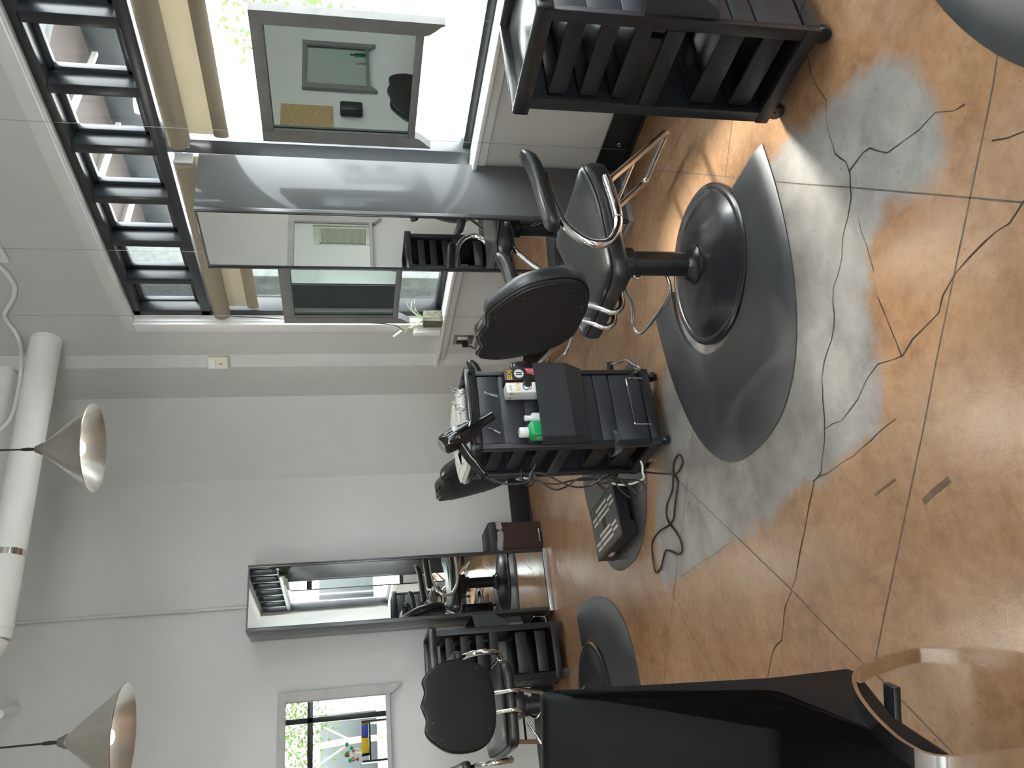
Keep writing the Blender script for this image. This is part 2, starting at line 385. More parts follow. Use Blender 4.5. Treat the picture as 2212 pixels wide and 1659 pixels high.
b = MB(); b.box((XW-.008, (YF+4.93)/2, BBZ/2), (.016, 4.93-YF, BBZ), .004); b.box((XW-.02, (YF+4.9)/2, .008), (.012, 4.9-YF, .016), .004)
b.prism([(2.85, 4.92), (2.79, 5.01), (2.79, 5.455), (2.35, 5.99), (2.36, 6.0), (2.81, 5.46), (2.81, 5.02), (2.86, 4.94)], 0, BBZ, lambda x, y, t: (x, y, t))
struct('baseboard_right', b, CHAR)
b = MB(); b.box(((XL+2.36)/2, YB-.008, BBZ/2), (2.36-XL, .016, BBZ), .004).box(((XL+2.35)/2, YB-.021, .008), (2.35-XL, .012, .016), .004); struct('baseboard_back', b, CHAR)

# window beside the stations: deep dark transom bars, tall panes below
win = MB(); FX0, FX1 = 2.895, 3.0; FXc, FXd = (FX0+FX1)/2, FX1-FX0
win.box((FXc, (OY0+OY1)/2, OZ1-.022), (FXd, OY1-OY0, .06), .004).box((FXc, (OY0+OY1)/2, 2.272), (FXd, OY1-OY0, .056), .004)
win.box((2.96, (OY0+OY1)/2, OZ0+.035), (.07, OY1-OY0, .05), .004)
win.box((FXc, OY1-.03, (OZ0+OZ1)/2), (FXd, .06, OZ1-OZ0), .004).box((FXc, OY0+.03, (OZ0+OZ1)/2), (FXd, .06, OZ1-OZ0), .004)
window = struct('window_1', win, DFRAME)
def bar_(y, z0, z1, nm, wd=.056, x0=FX0, x1=FX1, mm=DFRAME):
    MB().box(((x0+x1)/2, y, (z0+z1)/2), (x1-x0, wd, z1-z0), .004).put(nm, mm, window)
y = 4.155
while y > OY0+.1: bar_(y, 2.29, OZ1-.04, 'transom_bar'); y -= .355
SASH = mat('grey_sash', (.06, .065, .072), .35, metal=.3, noise=.05, nscale=20)
MUL = mat('grey_mullion', (.16, .17, .18), .3, metal=.5, noise=.05, nscale=20)
for y in (3.05, 1.52, .0): bar_(y, OZ0+.02, 2.25, 'mullion', .09, 2.90, 3.0, MUL)
y = 4.155+.355
while y > OY0+.1:                                # slim inner sash of each small top-hung pane
    lo, hi = y-.355+.03, y-.03; s = MB()
    for z in (2.325, 2.64): s.box((2.985, (lo+hi)/2, z), (.03, hi-lo, .03), .003)
    for q in (lo+.012, hi-.012): s.box((2.985, q, 2.48), (.03, .024, .33), .003)
    s.put('sash', SASH, window); y -= .355
MB().box((2.99, (OY0+OY1)/2, 2.48), (.006, OY1-OY0-.1, .36)).put('pane', GLASS, window)
ed = [OY0+.06, 0, 1.52, 3.05, OY1-.06]
for a, c in zip(ed, ed[1:]): MB().box((2.985, (a+c)/2, 1.53), (.006, c-a-.09, 1.40)).put('pane', GLASS, window)
b = MB(); b.box((XW-.01, (OY0+4.615)/2-.05, 2.735), (.022, 4.615-OY0+.1, .07), .004).box((XW-.01, 4.568, (.80+2.70)/2), (.022, .092, 1.90), .004)
b.box((2.875, OY1-.004, 1.745), (.05, .012, 1.92)); b.box((2.875, (OY0+OY1)/2, OZ1-.004), (.05, OY1-OY0, .012)); struct('trim_1', b, TRIM)
b = MB(); b.box((2.875, (OY0+5.03)/2, .79), (.17, 5.03-OY0, .022), .006).box((XW-.012, (OY0+4.99)/2, .755), (.03, 4.99-OY0, .05), .008); struct('trim_2', b, TRIM)

# shop front behind the camera (seen in the wall mirrors)
sf = MB(); 
for z in (.46, 2.05, 2.68): sf.box(((XL+XW)/2, YF-.05, z), (XW-XL, .08, .09), .006)
wf = struct('window_2', sf, DFRAME)
for x in (-4.15, -2.9, -1.65, -.4, .55, 1.55, 2.8): MB().box((x, YF-.05, 1.57), (.09, .08, 2.22), .006).put('mullion', DFRAME, wf)
MB().box(((XL+XW)/2, YF-.06, 1.57), (XW-XL-.1, .006, 2.2)).put('pane', GLASS, wf)

# ------------------------------------------------------------------ outside the window
b = MB(); b.box((12, 0, -.25), (24, 40, .1)); b.box((0, -14, -.25), (30, 19, .1)); struct('floor_outdoor', b, PAVE)
pc = thing('porch_canopy', 'brown porch canopy with grey and white beams outside the transom panes', 'canopy', (4.35, 5.55, 3.30))
MB().box((0, 0, .12), (2.66, 3.7, .06)).put('soffit', SOFF, pc)
MB().box((1.33, 0, -.13), (.08, 3.7, .56), .01).put('edge_beam', GBEAM, pc); MB().box((-.15, 0, .03), (.08, 3.7, .12), .01).put('edge_beam', GBEAM, pc)
for s in (-1, 1): MB().box((0, s*1.83, .0), (2.6, .08, .30), .01).put('edge_beam', GBEAM, pc)
for k in range(5):
    y = -2.0+k*.75
    MB().tube([(-1.3, y, .06), (1.25, y+.60, .03)], .03, sect=[(-.02, -.015), (.02, -.015), (.02, .015), (-.02, .015)], up=(0, 0, 1)).put('brace', WBEAM, pc, flat=True)
for k in (-1.78, 1.78): MB().box((1.30, k, -1.75), (.12, .12, 3.5), .01).put('post', STEEL, pc)
ec = MB().box((0, 0, 1.5), (.30, .42, 3.4), .02).put('stone_column', STUCCO, loc=(3.30, 4.66, -.2)); tag(ec, 'rough grey stone column just outside the far end of the window', 'column')
wbl = MB()
wbl.box((0, 0, 1.6), (.5, 26, 3.2))
bl = thing('street_building', 'low white building across the street with grey window bands', 'building', (15, 3, -.2)); wbl.put('wall', BLDG, bl)
for z in (1.2, 2.4):
    for k in range(6): MB().box((-.27, -8+k*3.6, z), (.06, 2.4, .5), .01).put('window', GBEAM, bl)
bl2 = thing('shop_building', 'pale building across the street seen in the wall mirror', 'building', (2, -17, -.2)); MB().box((0, 0, 1.7), (26, .5, 3.4)).put('wall', BLDG, bl2)
for k in range(5): MB().box((-8+k*4, .27, 1.6), (2.2, .06, 1.8), .02).put('window', GBEAM, bl2)
def tree(loc, h, r, n, label, seed, branches=7):
    rn = random.Random(seed); t = thing('street_tree', label, 'tree', loc, 0, 'trees outside the salon')
    b = MB(); b.tube(catmull([(0, 0, 0), (.05, .04, h*.3), (-.05, .02, h*.62)], 4), .07, 8); tips = []
    for k in range(branches):
        a = rn.uniform(0, 6.28); q = rn.uniform(.55, 1)*r; p0 = Vector((0, 0, h*rn.uniform(.3, .6))); p1 = Vector((math.cos(a)*q, math.sin(a)*q, h*rn.uniform(.5, 1)))
        mid = (p0+p1)/2+Vector((rn.uniform(-.2, .2), rn.uniform(-.2, .2), .15)); pts = catmull([p0, mid, p1], 4); b.tube(pts, .022, 6); tips += pts[3:]
        for _ in range(3):
            s = pts[rn.randrange(3, len(pts))]; e = s+Vector((rn.uniform(-.5, .5), rn.uniform(-.5, .5), rn.uniform(-.3, .5))); b.tube([s, e], .009, 5); tips.append(e)
    b.put('trunk', BARK, t)
    f = MB(); vs, fs = [], []
    for _ in range(n):
        c = rn.choice(tips)+Vector((rn.gauss(0, .28), rn.gauss(0, .28), rn.gauss(0, .24))); a = Vector((rn.gauss(0, 1), rn.gauss(0, 1), rn.gauss(0, .6))).normalized(); q = a.orthogonal().normalized(); q.rotate(Matrix.Rotation(rn.uniform(0, 6.28), 3, a))
        o = a.cross(q); s = rn.uniform(.03, .065); i = len(vs); vs += [c-q*s, c+o*s*.5, c+q*s*1.1, c-o*s*.5]; fs.append((i, i+1, i+2, i+3))
    f.add(vs, fs); tag(f.put('foliage', LEAF, t, flat=True), kind='stuff')
tree((7.7, 5.2, -.2), 3.4, 1.3, 1500, 'leafy tree just beyond the near mirror outside the window', 3)
tree((6.2, 10.6, -.2), 5.2, 1.9, 2600, 'branching tree outside the far end of the window', 5, 10)
aw = MB().box((0, 0, 0), (8, 1.9, .08), .01); tag(aw.put('added_awning', GBEAM, loc=(-.7, -4.15, 2.95)), 'dark slab added over the shop front to cut its daylight', 'added_awning')  # dark slab added outside to hold back daylight through the shop front
tree((1.6, -9.0, -.2), 4.6, 1.8, 1800, 'street tree seen in the worn pale wall mirror', 9)
pch = thing('patio_chair', 'pale slatted patio chair on the paving outside the window', 'chair', (4.55, 4.75, -.2), R_(200))
b = MB(); b.prism([(-.25, -.22), (.25, -.22), (.25, .25), (-.25, .25)], .42, .45, lambda x, y, t: (x, y, t)); b.put('seat', GBEAM, pch)
for k in range(7): MB().tube([(-.21+k*.07, -.23, .45), (-.21+k*.07, -.33, .86-abs(k-3)*.015)], .012, 6).put('back_slat', GBEAM, pch)
for sx in (-1, 1):
    MB().tube(catmull([(sx*.25, .24, .0), (sx*.26, .22, .62), (sx*.26, .05, .66), (sx*.25, -.28, .62)], 5), .014, 6).put('arm_rail', WBEAM, pch)
    MB().tube([(sx*.23, -.25, 0), (sx*.23, -.24, .45), (sx*.22, -.33, .88)], .014, 6).put('leg', WBEAM, pch)

# ------------------------------------------------------------------ blinds
def blind(y0, y1, label, z=2.172, x=2.865):
    t = thing('roller_blind', label, 'blind', (x, (y0+y1)/2, z), 0, 'tan roller blinds at the window'); h = (y1-y0)/2
    MB().lathe([(.046, -h), (.050, -h+.005), (.050, h-.005), (.046, h)], (0, 0, 0), 28, (0, 1, 0)).put('roll', SHADE, t)
    MB().box((.047, 0, -.10), (.0025, 2*h-.03, .20)).put('shade_cloth', CLOTH, t)
    MB().tube([(.040, -h+.012, -.185), (.040, h-.012, -.185)], 1, sect=[(.034*math.cos(a*.5236), .012*math.sin(a*.5236)) for a in range(12)], up=(0, 0, 1)).put('hem_bar', SHADE, t)
    for s in (-1, 1): MB().box((.01, s*(h+.008), 0), (.06, .012, .085), .004).put('bracket', TRIM, t)
    return t
b1 = blind(.06, 2.99, 'long tan roller blind over the near window pane')
b2 = blind(3.11, 4.45, 'short tan roller blind over the far window pane')
MB().tube(catmull([(-.03, .65, -.05), (-.06, .66, -.6), (-.07, .68, -1.02), (-.08, .74, -1.12)], 6), .003, 6).put('pull_cord', CORD, b2)
MB().cyl((-.08, .74, -1.11), (-.09, .80, -1.06), .008, 8).put('cord_weight', WHITE, b2)

# ------------------------------------------------------------------ styling stations: mirror-fronted cabinets
def make_station(label, loc, rz):
    t = thing('station_cabinet', label, 'cabinet', loc, rz, 'mirror fronted styling stations'); W, D, H = .446, .33, 2.09
    MB().box((0, -D/2, (H+.03)/2), (W, D-.012, H-.03), .003).put('body', LAMI, t)
    MB().box((0, -D-.001, (H+.035)/2), (W-.05, .008, H-.045)).put('mirror', MIRROR, t, flat=True)
    for s in (-1, 1):
        e = MB(); e.box((s*(W/2-.011), -D+.002, (H+.03)/2), (.022, .014, H-.03), .002).box((s*(W/2-.004), -D-.006, (H+.03)/2), (.008, .012, H-.03), .002); e.put('edge_strip', ALU, t)
    MB().box((0, -D, H-.006), (W-.04, .012, .012), .002).put('top_strip', ALU, t)
    MB().box((0, -D/2-.002, .016), (W+.008, D+.008, .032), .003).put('base_trim', SILV, t)
    return t
st1 = make_station('tall grey station cabinet between the two window mirrors', (XW-.017, 3.235, 0), R_(-90))
st2 = dup(st1, (1.383, YB-.022, 0), 0, 'tall mirror fronted cabinet against the back wall beside the trash bin')
st3 = dup(st1, (XW-.017, 1.53, 0), R_(-90), 'tall grey cabinet reflected in the back wall cabinet mirror')

# ------------------------------------------------------------------ salvaged sash mirrors
def framed_mirror(label, loc, rz, M, w=.68, top=.75, open_b=.108, open_t=.70, wires=None, GM=OLDMIR):
    t = thing('framed_mirror', label, 'mirror', loc, rz, 'old window sash mirrors'); h = w/2; ow = h-.062; T = .045
    def slab(poly, d=T, y0=0.): return MB().prism(poly, 0, d, lambda x, z, q: (x, y0+q, z))
    for s in (-1, 1):
        p = [(s*h, top), (s*ow, top), (s*ow, open_b-.03), (s*(ow+.006), open_b-.05), (s*(ow+.028), open_b-.075), (s*(h-.016), open_b-.092), (s*(h-.010), .004), (s*(h-.004), 0), (s*h, .004)]
        q = slab(p); bmesh.ops.recalc_face_normals(q.b, faces=q.b.faces[:]); q.put('stile', M, t)
    f = MB(); f.box((0, T/2, (open_t+top)/2), (2*ow+.002, T-.002, top-open_t), .003); f.put('top_rail', M, t)
    MB().box((0, T/2, open_b-.015), (2*ow+.002, T-.002, .03), .003).put('bottom_rail', M, t)
    MB().box((0, T/2+.004, (open_b+open_t)/2), (2*ow+.01, .010, open_t-open_b+.01)).put('mirror', GM, t, flat=True)
    for s in (-1, 1): MB().box((s*(ow-.003), .012, (open_b+open_t)/2), (.006, .012, open_t-open_b), .002).put('glazing_bead', M, t)
    for x in wires or (): MB().cyl((x, T+.004, -loc[2]+.04), (x, T+.004, CE-loc[2]), .0011, 6).put('hanging_wire', STEEL, t)
    return t
mA = framed_mirror('weathered grey sash mirror hanging in the near window pane', (2.735, 2.482, 1.029), R_(-90), OLDP, wires=(-.335, .335))
mB = framed_mirror('weathered grey sash mirror in the far window pane beside the sill plant', (2.735, 4.015, 1.024), R_(-90), OLDP, w=.68, top=.765, wires=(-.335, .30))
mC = framed_mirror('pale worn sash mirror on the back wall, reflecting the shop front', (.455, YB-.05, 1.069), 0, OLDW, w=.70, top=.833, open_b=.118, open_t=.78, GM=MIRROR)
mE = framed_mirror('grey sash mirror on the back wall, seen inside the near hanging mirror', (-1.35, YB-.05, 1.05), 0, OLDP)

# ------------------------------------------------------------------ styling chairs
def rrect(hw, y0, y1, r, k=6, fw=None, n_edge=3):   # rounded outline in plan, hw at y0, fw at y1
    fw = fw or hw; P = [(-hw, y0), (hw, y0), (fw, y1), (-fw, y1)]; Q = fillet([Vector((*((Vector(P[3])+Vector(P[0]))/2), 0))]+[Vector((*p, 0)) for p in P]+[Vector((*((Vector(P[3])+Vector(P[0]))/2), 0))], r, k)
    Q = [(p.x, p.y) for p in Q[:-1]]; out = []
    for i, a in enumerate(Q):
        c = Q[(i+1) % len(Q)]; d = math.dist(a, c); n = max(1, int(d/.04)); out += [(a[0]+(c[0]-a[0])*j/n, a[1]+(c[1]-a[1])*j/n) for j in range(n)]
    return out
def arm_path(sx):
    return catmull([(sx*.268, .19, .482), (sx*.27, .05, .472), (sx*.28, -.06, .485), (sx*.288, -.138, .535), (sx*.292, -.146, .61), (sx*.292, -.080, .678), (sx*.292, .03, .712), (sx*.292, .16, .727)], 7)
def back_outline():
    out = []; n = 72
    for i in range(n):
        a = 2*math.pi*i/n; c, s = math.cos(a), math.sin(a); x = .240*math.copysign(abs(c)**.66, c); z = math.copysign(abs(s)**.62, s)*(.205 if s > 0 else .21)
        if s > 0: z += .012*math.cos(x/.240*9.2)*min(1, s*1.6); x *= 1-.17*s
        else: x *= 1-.05*min(1, -s)
        out.append((x, z))
    return out
def make_chair(label, loc, heading):
    """origin at the middle of the base on the floor; the sitter looks along +y"""
    t = thing('styling_chair', label, 'chair', loc, heading-R_(90), 'black salon styling chairs')
    MB().lathe([(.312, 0), (.320, .006), (.320, .018), (.309, .026), (.296, .027), (.287, .022), (.281, .024), (.268, .031), (.232, .044), (.18, .056), (.13, .066), (.085, .073), (.06, .076)], (0, 0, 0), 72).put('base', BASEM, t)
    MB().lathe([(.074, .070), (.081, .074), (.080, .082), (.068, .090), (.060, .104), (.056, .118)], (0, 0, 0), 40).put('collar', BASEM, t)
    c = MB(); c.cyl((0, 0, .07), (0, 0, .46), .048, 32); c.put('column', BLKMET, t)
    h = MB(); h.lathe([(.054, .335), (.060, .34), (.060, .42), (.054, .425)], (0, 0, 0), 28).box((.0, -.02, .405), (.135, .19, .065), .014); h.put('pump_housing', BLKMET, t)
    # seat
    o = rrect(.230, -.235, .325, .085, 7, .245); 
    def crown(x, y): return .030*max(0, min(1, (y-.06)/.2))**2*(1-max(0, (y-.285)/.04)*.35)-.008*(1-(x/.25)**2)
    def ring(d, z, cr=1):
        q = inset(o, d) if d <= .03 else [(x*(1-d/.24), .045+(y-.045)*(1-d/.28)) for x, y in o]
        return [Vector((x, y, z+cr*crown(x, y))) for x, y in q]
    s = MB(); s.rings([ring(.05, .447, 0), ring(.015, .449, 0), ring(.003, .457, .1), ring(0, .467, .3), ring(0, .490, .7), ring(.006, .507, .9), ring(.016, .519), ring(.030, .526), ring(.05, .531), ring(.08, .535), ring(.12, .538)])
    seat = s.put('seat', VINYL, t, ang=60)
    MB().tube(ring(.011, .515), .0032, 6, True).put('piping', VINYLM, seat)
    MB().box((0, 0, .444), (.30, .34, .014), .004).put('seat_plate', BLKMET, t)
    # backrest
    bo = back_outline(); TILT = R_(13); Y0, Z0 = -.270, .775
    def bp(x, z, y): yy = y+.55*x*x; return Vector((x, Y0+yy*math.cos(TILT)-z*math.sin(TILT), Z0+z*math.cos(TILT)+yy*math.sin(TILT)*.2))
    def br(d, y): return [bp(x, z, y) for x, z in (inset(bo, d) if d <= .02 else [(x*(1-d/.24), z*(1-d/.21)) for x, z in bo])]
    bk = MB(); bk.rings([br(.03, -.038), br(.010, -.036), br(.002, -.028), br(0, -.012), br(0, .010), br(.006, .026), br(.018, .038), br(.035, .046), br(.06, .052), br(.095, .056), br(.14, .058)])
    back = bk.put('backrest', VINYL, t, ang=60)
    MB().tube(br(.004, -.028), .0035, 6, True).put('piping', VINYLM, back)
    pb = MB(); pb.rings([br(.018, -.036), br(.012, -.040), br(.012, -.044), br(.020, -.046), br(.08, -.047), br(.14, -.047)]); bd = pb.put('back_board', BOARD, back, ang=60)
    ins = inset(bo, .035)
    for i in range(3, 72, 9): q = bp(*ins[i], -.047); MB().lathe([(.005, 0), (.004, .003), (.0, .004)], q, 10, (0, -1, 0)).put('screw', BLKMET, back)
    for sx in (-1, 1):
        MB().tube(catmull([(sx*.05, .05, .432), (sx*.05, -.15, .430), (sx*.05, -.240, .436), (sx*.05, -.268, .475), (sx*.05, -.245, .53), (sx*.05, -.222, .60)], 6), .0115, 12).put('back_bracket', CHROME, t)
    for sx in (-1, 1):
        a = MB(); P = arm_path(sx); a.tube(P, .0160, 14).tube(P[1:12], .0190, 14); arm = a.put('arm_tube', CHROME, t)
        b_ = MB(); sect = [(.025*math.copysign(abs(math.cos(q))**.6, math.cos(q)), .033*math.copysign(abs(math.sin(q))**.6, math.sin(q))) for q in [i*math.pi/10 for i in range(20)]]
        pts = [(sx*.292, -.085, .728), (sx*.292, -.080, .728), (sx*.292, -.06, .730), (sx*.292, .05, .742), (sx*.292, .15, .752), (sx*.292, .20, .760), (sx*.292, .235, .772), (sx*.292, .258, .786), (sx*.292, .266, .790)]
        sc_ = [.35, .75, 1, 1, 1, 1, 1, .8, .4]; rs = []
        for p, k in zip(pts, sc_): rs.append([Vector((p[0]+y*k, p[1], p[2]+x*k)) for x, y in sect])
        b_.rings(rs); b_.put('arm_pad', VINYL, t, ang=60)
    # footrest
    f = MB(); W = .155
    pts = fillet([(-W, .10, .436), (-W, .275, .428), (-W+.005, .585, .105), (W-.005, .585, .105), (W, .275, .428), (W, .10, .436)], .035, 6); f.tube(pts, .0140, 12)
    f.tube([(-W, .408, .289), (W, .408, .289)], .008, 8); f.put('footrest', CHROME, t)
    return t
CH1 = (1.805, 2.43, 0); HD1 = R_(2)
ch1 = make_chair('large black styling chair in the foreground facing the near window mirror', CH1, HD1)
inv = (Matrix.Translation(CH1) @ Matrix.Rotation(HD1-R_(90), 4, 'Z')).inverted()
lev = catmull([inv @ GZ(x, y, z) for x, y, z in ((1350, 560, .345), (1372, 598, .30), (1398, 590, .26), (1428, 580, .20), (1447, 618, .165), (1440, 650, .15), (1388, 718, .16), (1368, 702, .18), (1366, 660, .24), (1342, 602, .35))], 6)
MB().tube(lev, .0075, 10).put('pump_lever', CHROME, ch1)
ch2 = dup(ch1, (1.80, 3.96, 0), R_(2)-R_(90), 'black styling chair mostly hidden behind the trolley with the dryer', skip=('pump_lever',))
ch3 = dup(ch1, (.475, 4.90, 0), R_(0)+R_(2), 'black styling chair seen from behind, facing the back wall mirror', skip=())
for q in list(ch3.children):
    if q.name.split('.')[0] not in ('base', 'collar', 'column'): q.location.z += .085
    if q.name.split('.')[0] == 'column': q.scale.z = 1.13; q.location.z = -.009
ch4 = dup(ch1, (1.80, .53, 0), R_(0)-R_(90), 'black styling chair at the near right edge, standing in the grey mat', skip=('pump_lever',))
ch5 = dup(ch1, (-1.30, 4.95, 0), R_(0), 'black styling chair reflected in the near hanging mirror', skip=('pump_lever',))
M2 = ch2.matrix_basis.inverted() @ Matrix()
M2 = (Matrix.Translation((1.80, 3.96, 0)) @ Matrix.Rotation(R_(-88), 4, 'Z')).inverted()
pl = MB(); pl.tube([M2 @ p for p in catmull([(1.80, 3.96, .30), (1.88, 3.62, .14), GZ(1377, 802, .15), GZ(1367, 785, .15), GZ(1352, 777, .15), GZ(1334, 784, .15), GZ(1322, 786, .15)], 6)], .007, 10); pl.put('pump_lever', CHROME, ch2)
MB().cyl(M2 @ GZ(1317, 783, .15), M2 @ GZ(1319, 806, .15), .017, 14).put('pump_pedal', BLKMET, ch2)

# ------------------------------------------------------------------ anti-fatigue mats with a cut-out for the chair base
def make_mat(label, base, heading):
    t = MB(); n = 56; R1 = .345; out, inn = [], []
    # straight edge ahead of the base, half-oval bulging behind it (sitter looks along +y)
    yE, hw, dp = .115, .565, .905
    for i in range(n+1):
        a = math.pi*i/n; c, s = math.cos(a), math.sin(a)
        out.append((hw*math.copysign(abs(c)**.80, c), yE-dp*abs(s)**.90))
    al = math.asin(yE/R1)
    for i in range(n+1):
        a = al-(math.pi+2*al)*i/n; inn.append((R1*math.cos(a), R1*math.sin(a)))
    def P(p, q, f, z): return Vector((p[0]+(q[0]-p[0])*f, p[1]+(q[1]-p[1])*f, z))
    lay = [(0, 0), (0, .003), (.02, .0045), (.14, .012), (.22, .0145), (.30, .0155), (.6, .0165), (.97, .017), (1, .015), (1, 0)]
    vs = [P(o, i_, f, z) for f, z in lay for o, i_ in zip(out, inn)]; k = n+1
    fs = [(a*k+j, a*k+j+1, (a+1)*k+j+1, (a+1)*k+j) for a in range(len(lay)-1) for j in range(n)]
    L = len(lay); fs += [tuple(a*k for a in range(L)), tuple(a*k+n for a in reversed(range(L)))]
    t.add(vs, fs); o = t.put('floor_mat', MATRUB, loc=base, rz=heading-R_(90), ang=50)
    return tag(o, label, 'mat', 'grey anti-fatigue mats')
mt1 = make_mat('large grey foam mat around the foreground chair base', (1.805, 2.455, .0012), R_(1))
def dupm(loc, rz, label): o = mt1.copy(); C.objects.link(o); o.location = loc; o.rotation_euler = (0, 0, rz); o['label'] = label; return o
dupm((1.80, 3.97, .0012), R_(0)-R_(90), 'grey foam mat under the black step stool behind the dryer trolley')
dupm((.475, 4.90, .0012), R_(2), 'grey foam mat at the back wall under the chair seen from behind')
dupm((1.80, .55, .0012), R_(0)-R_(90), 'grey foam mat at the right edge of the view, nearest the camera')

# ------------------------------------------------------------------ rolling trolleys
def make_trolley(label, loc, rz):
    """slatted faces on -y and +y, open drawer sides on -x and +x"""
    t = thing('salon_trolley', label, 'trolley', loc, rz, 'black rolling salon trolleys'); hx, hy = .192, .182
    b = MB()
    for s in (-1, 1): b.box((s*(hx-.012), 0, .0725), (.024, 2*hy, .045), .003).box((0, s*(hy-.012), .0725), (2*hx-.048, .024, .045), .003)
    b.box((0, 0, .062), (2*hx-.04, 2*hy-.04, .012)); b.put('base_frame', PLAST, t)
    for sx in (-1, 1):
        for sy in (-1, 1): MB().box((sx*(hx-.014), sy*(hy-.022), .481), (.022, .040, .775), .003).put('post', PLAST, t)
        MB().box((sx*(hx-.012), 0, .49), (.020, 2*hy-.085, .055), .003).put('side_bar', PLAST, t)
    for sy in (-1, 1):
        p = MB(); zs = [.097, .250, .325, .445, .555, .665, .770, .866]
        for a, c in zip(zs, zs[1:]): p.box((0, sy*(hy-.012), (a+c)/2), (2*hx-.056, .010, c-a-.008), .003)
        p.box((0, sy*(hy-.020), .481), (2*hx-.06, .004, .77)); p.put('slat_panel', SLATP, t)
    d = MB(); d.box((0, 0, .879), (2*hx+.02, 2*hy+.02, .022), .005)
    for s in (-1, 1): d.box((s*(hx+.004), 0, .893), (.016, 2*hy+.024, .052), .006).box((0, s*(hy+.004), .893), (2*hx+.024, .016, .052), .006)
    d.put('top_tray', TRAY, t)
    for sy in (-1, 1): MB().tube(fillet([(-hx+.02, sy*(hy+.010), .885), (-hx+.02, sy*(hy+.026), .905), (hx-.02, sy*(hy+.026), .905), (hx-.02, sy*(hy+.010), .885)], .015, 4), .006, 10).put('tray_handle', PLAST, t)
    for z0, h in ((.755, .055), (.655, .055), (.553, .052), (.265, .075), (.135, .07)):
        q = MB(); W, D = 2*hx-.07, 2*hy-.10
        q.box((0, 0, z0+.003), (W, D, .006), .002)
        for s in (-1, 1): q.box((s*(W/2+.006), 0, z0+h/2), (.010, D, h), .003).box((0, s*(D/2-.003), z0+h/2), (W, .006, h), .002)
        q.put('drawer', PLAST, t)
    # bin pocket on the slatted face
    k = MB(); y0 = -hy-.001; pr = [(y0, .605), (y0-.085, .620), (y0-.085, .475), (y0-.025, .385), (y0, .375)]; W = hx-.012
    for s in (-1, 1): k.prism(pr, s*W, s*(W-.004), lambda y, z, q: (q, y, z))
    k.box((0, y0-.083, .5475), (2*W, .004, .145)); k.prism([(y0-.085, .475), (y0-.025, .385), (y0-.022, .389), (y0-.081, .477)], -W, W, lambda y, z, q: (q, y, z)); k.prism([(y0-.025, .385), (y0, .375), (y0, .380), (y0-.023, .390)], -W, W, lambda y, z, q: (q, y, z))
    k.put('pocket', SLATP, t, ang=20)
    wr = MB(); ww = .115
    wr.tube(fillet([(-ww, y0+.006, .10), (-ww, y0-.045, .105), (-ww, y0-.05, .185), (ww, y0-.05, .185), (ww, y0-.045, .105), (ww, y0+.006, .10)], .008, 4), .0028, 8); wr.put('wire_rack', CHROME, t)
    for sx in (-1, 1):
        for sy in (-1, 1):
            c = MB(); x, y = sx*(hx-.03), sy*(hy-.03); c.cyl((x-.013, y, .025), (x+.013, y, .025), .025, 22).cyl((x, y, .03), (x, y, .052), .016, 14); c.lathe([(.027, -.010), (.0285, -.006), (.0285, .006), (.027, .010)], (x, y, .027), 20, (1, 0, 0)); c.put('caster', BLKMET, t)
    return t
tr1 = make_trolley('large black trolley at the upper right edge, nearest the sill', (2.094, 1.594, 0), 0)
tr2 = dup(tr1, (1.527, 3.312, 0), 0, 'black trolley with hair dryer, towel and glove boxes')
tr3 = dup(tr1, (.862, 5.632, 0), R_(90), 'black trolley beside the back wall cabinet, behind the chair seen from behind')

# things on and around the middle trolley
TX, TF = 1.527, 3.13
tw = MB(); rn = random.Random(2); lay = []
o = rrect(.19, -.115, .115, .03, 4)
for d, z in ((.010, 0), (.0, .006), (-.004, .016), (.003, .022), (-.002, .030), (.010, .036), (.04, .040), (.09, .042)):
    lay.append([Vector((x*(1.06 if x < 0 else 1)+.003*math.sin(40*y+z*90), y+.004*math.sin(23*x+z*120), z*(1+.25*math.sin(9*x+1.2)+.15*math.sin(31*y)))) for x, y in inset(o, d)])
tw.rings(lay); tw_ = tw.put('towel', TOWEL, loc=(1.515, 3.375, .8935), rz=R_(3), ang=80); tag(tw_, 'folded white towel lying on the middle trolley top', 'towel')

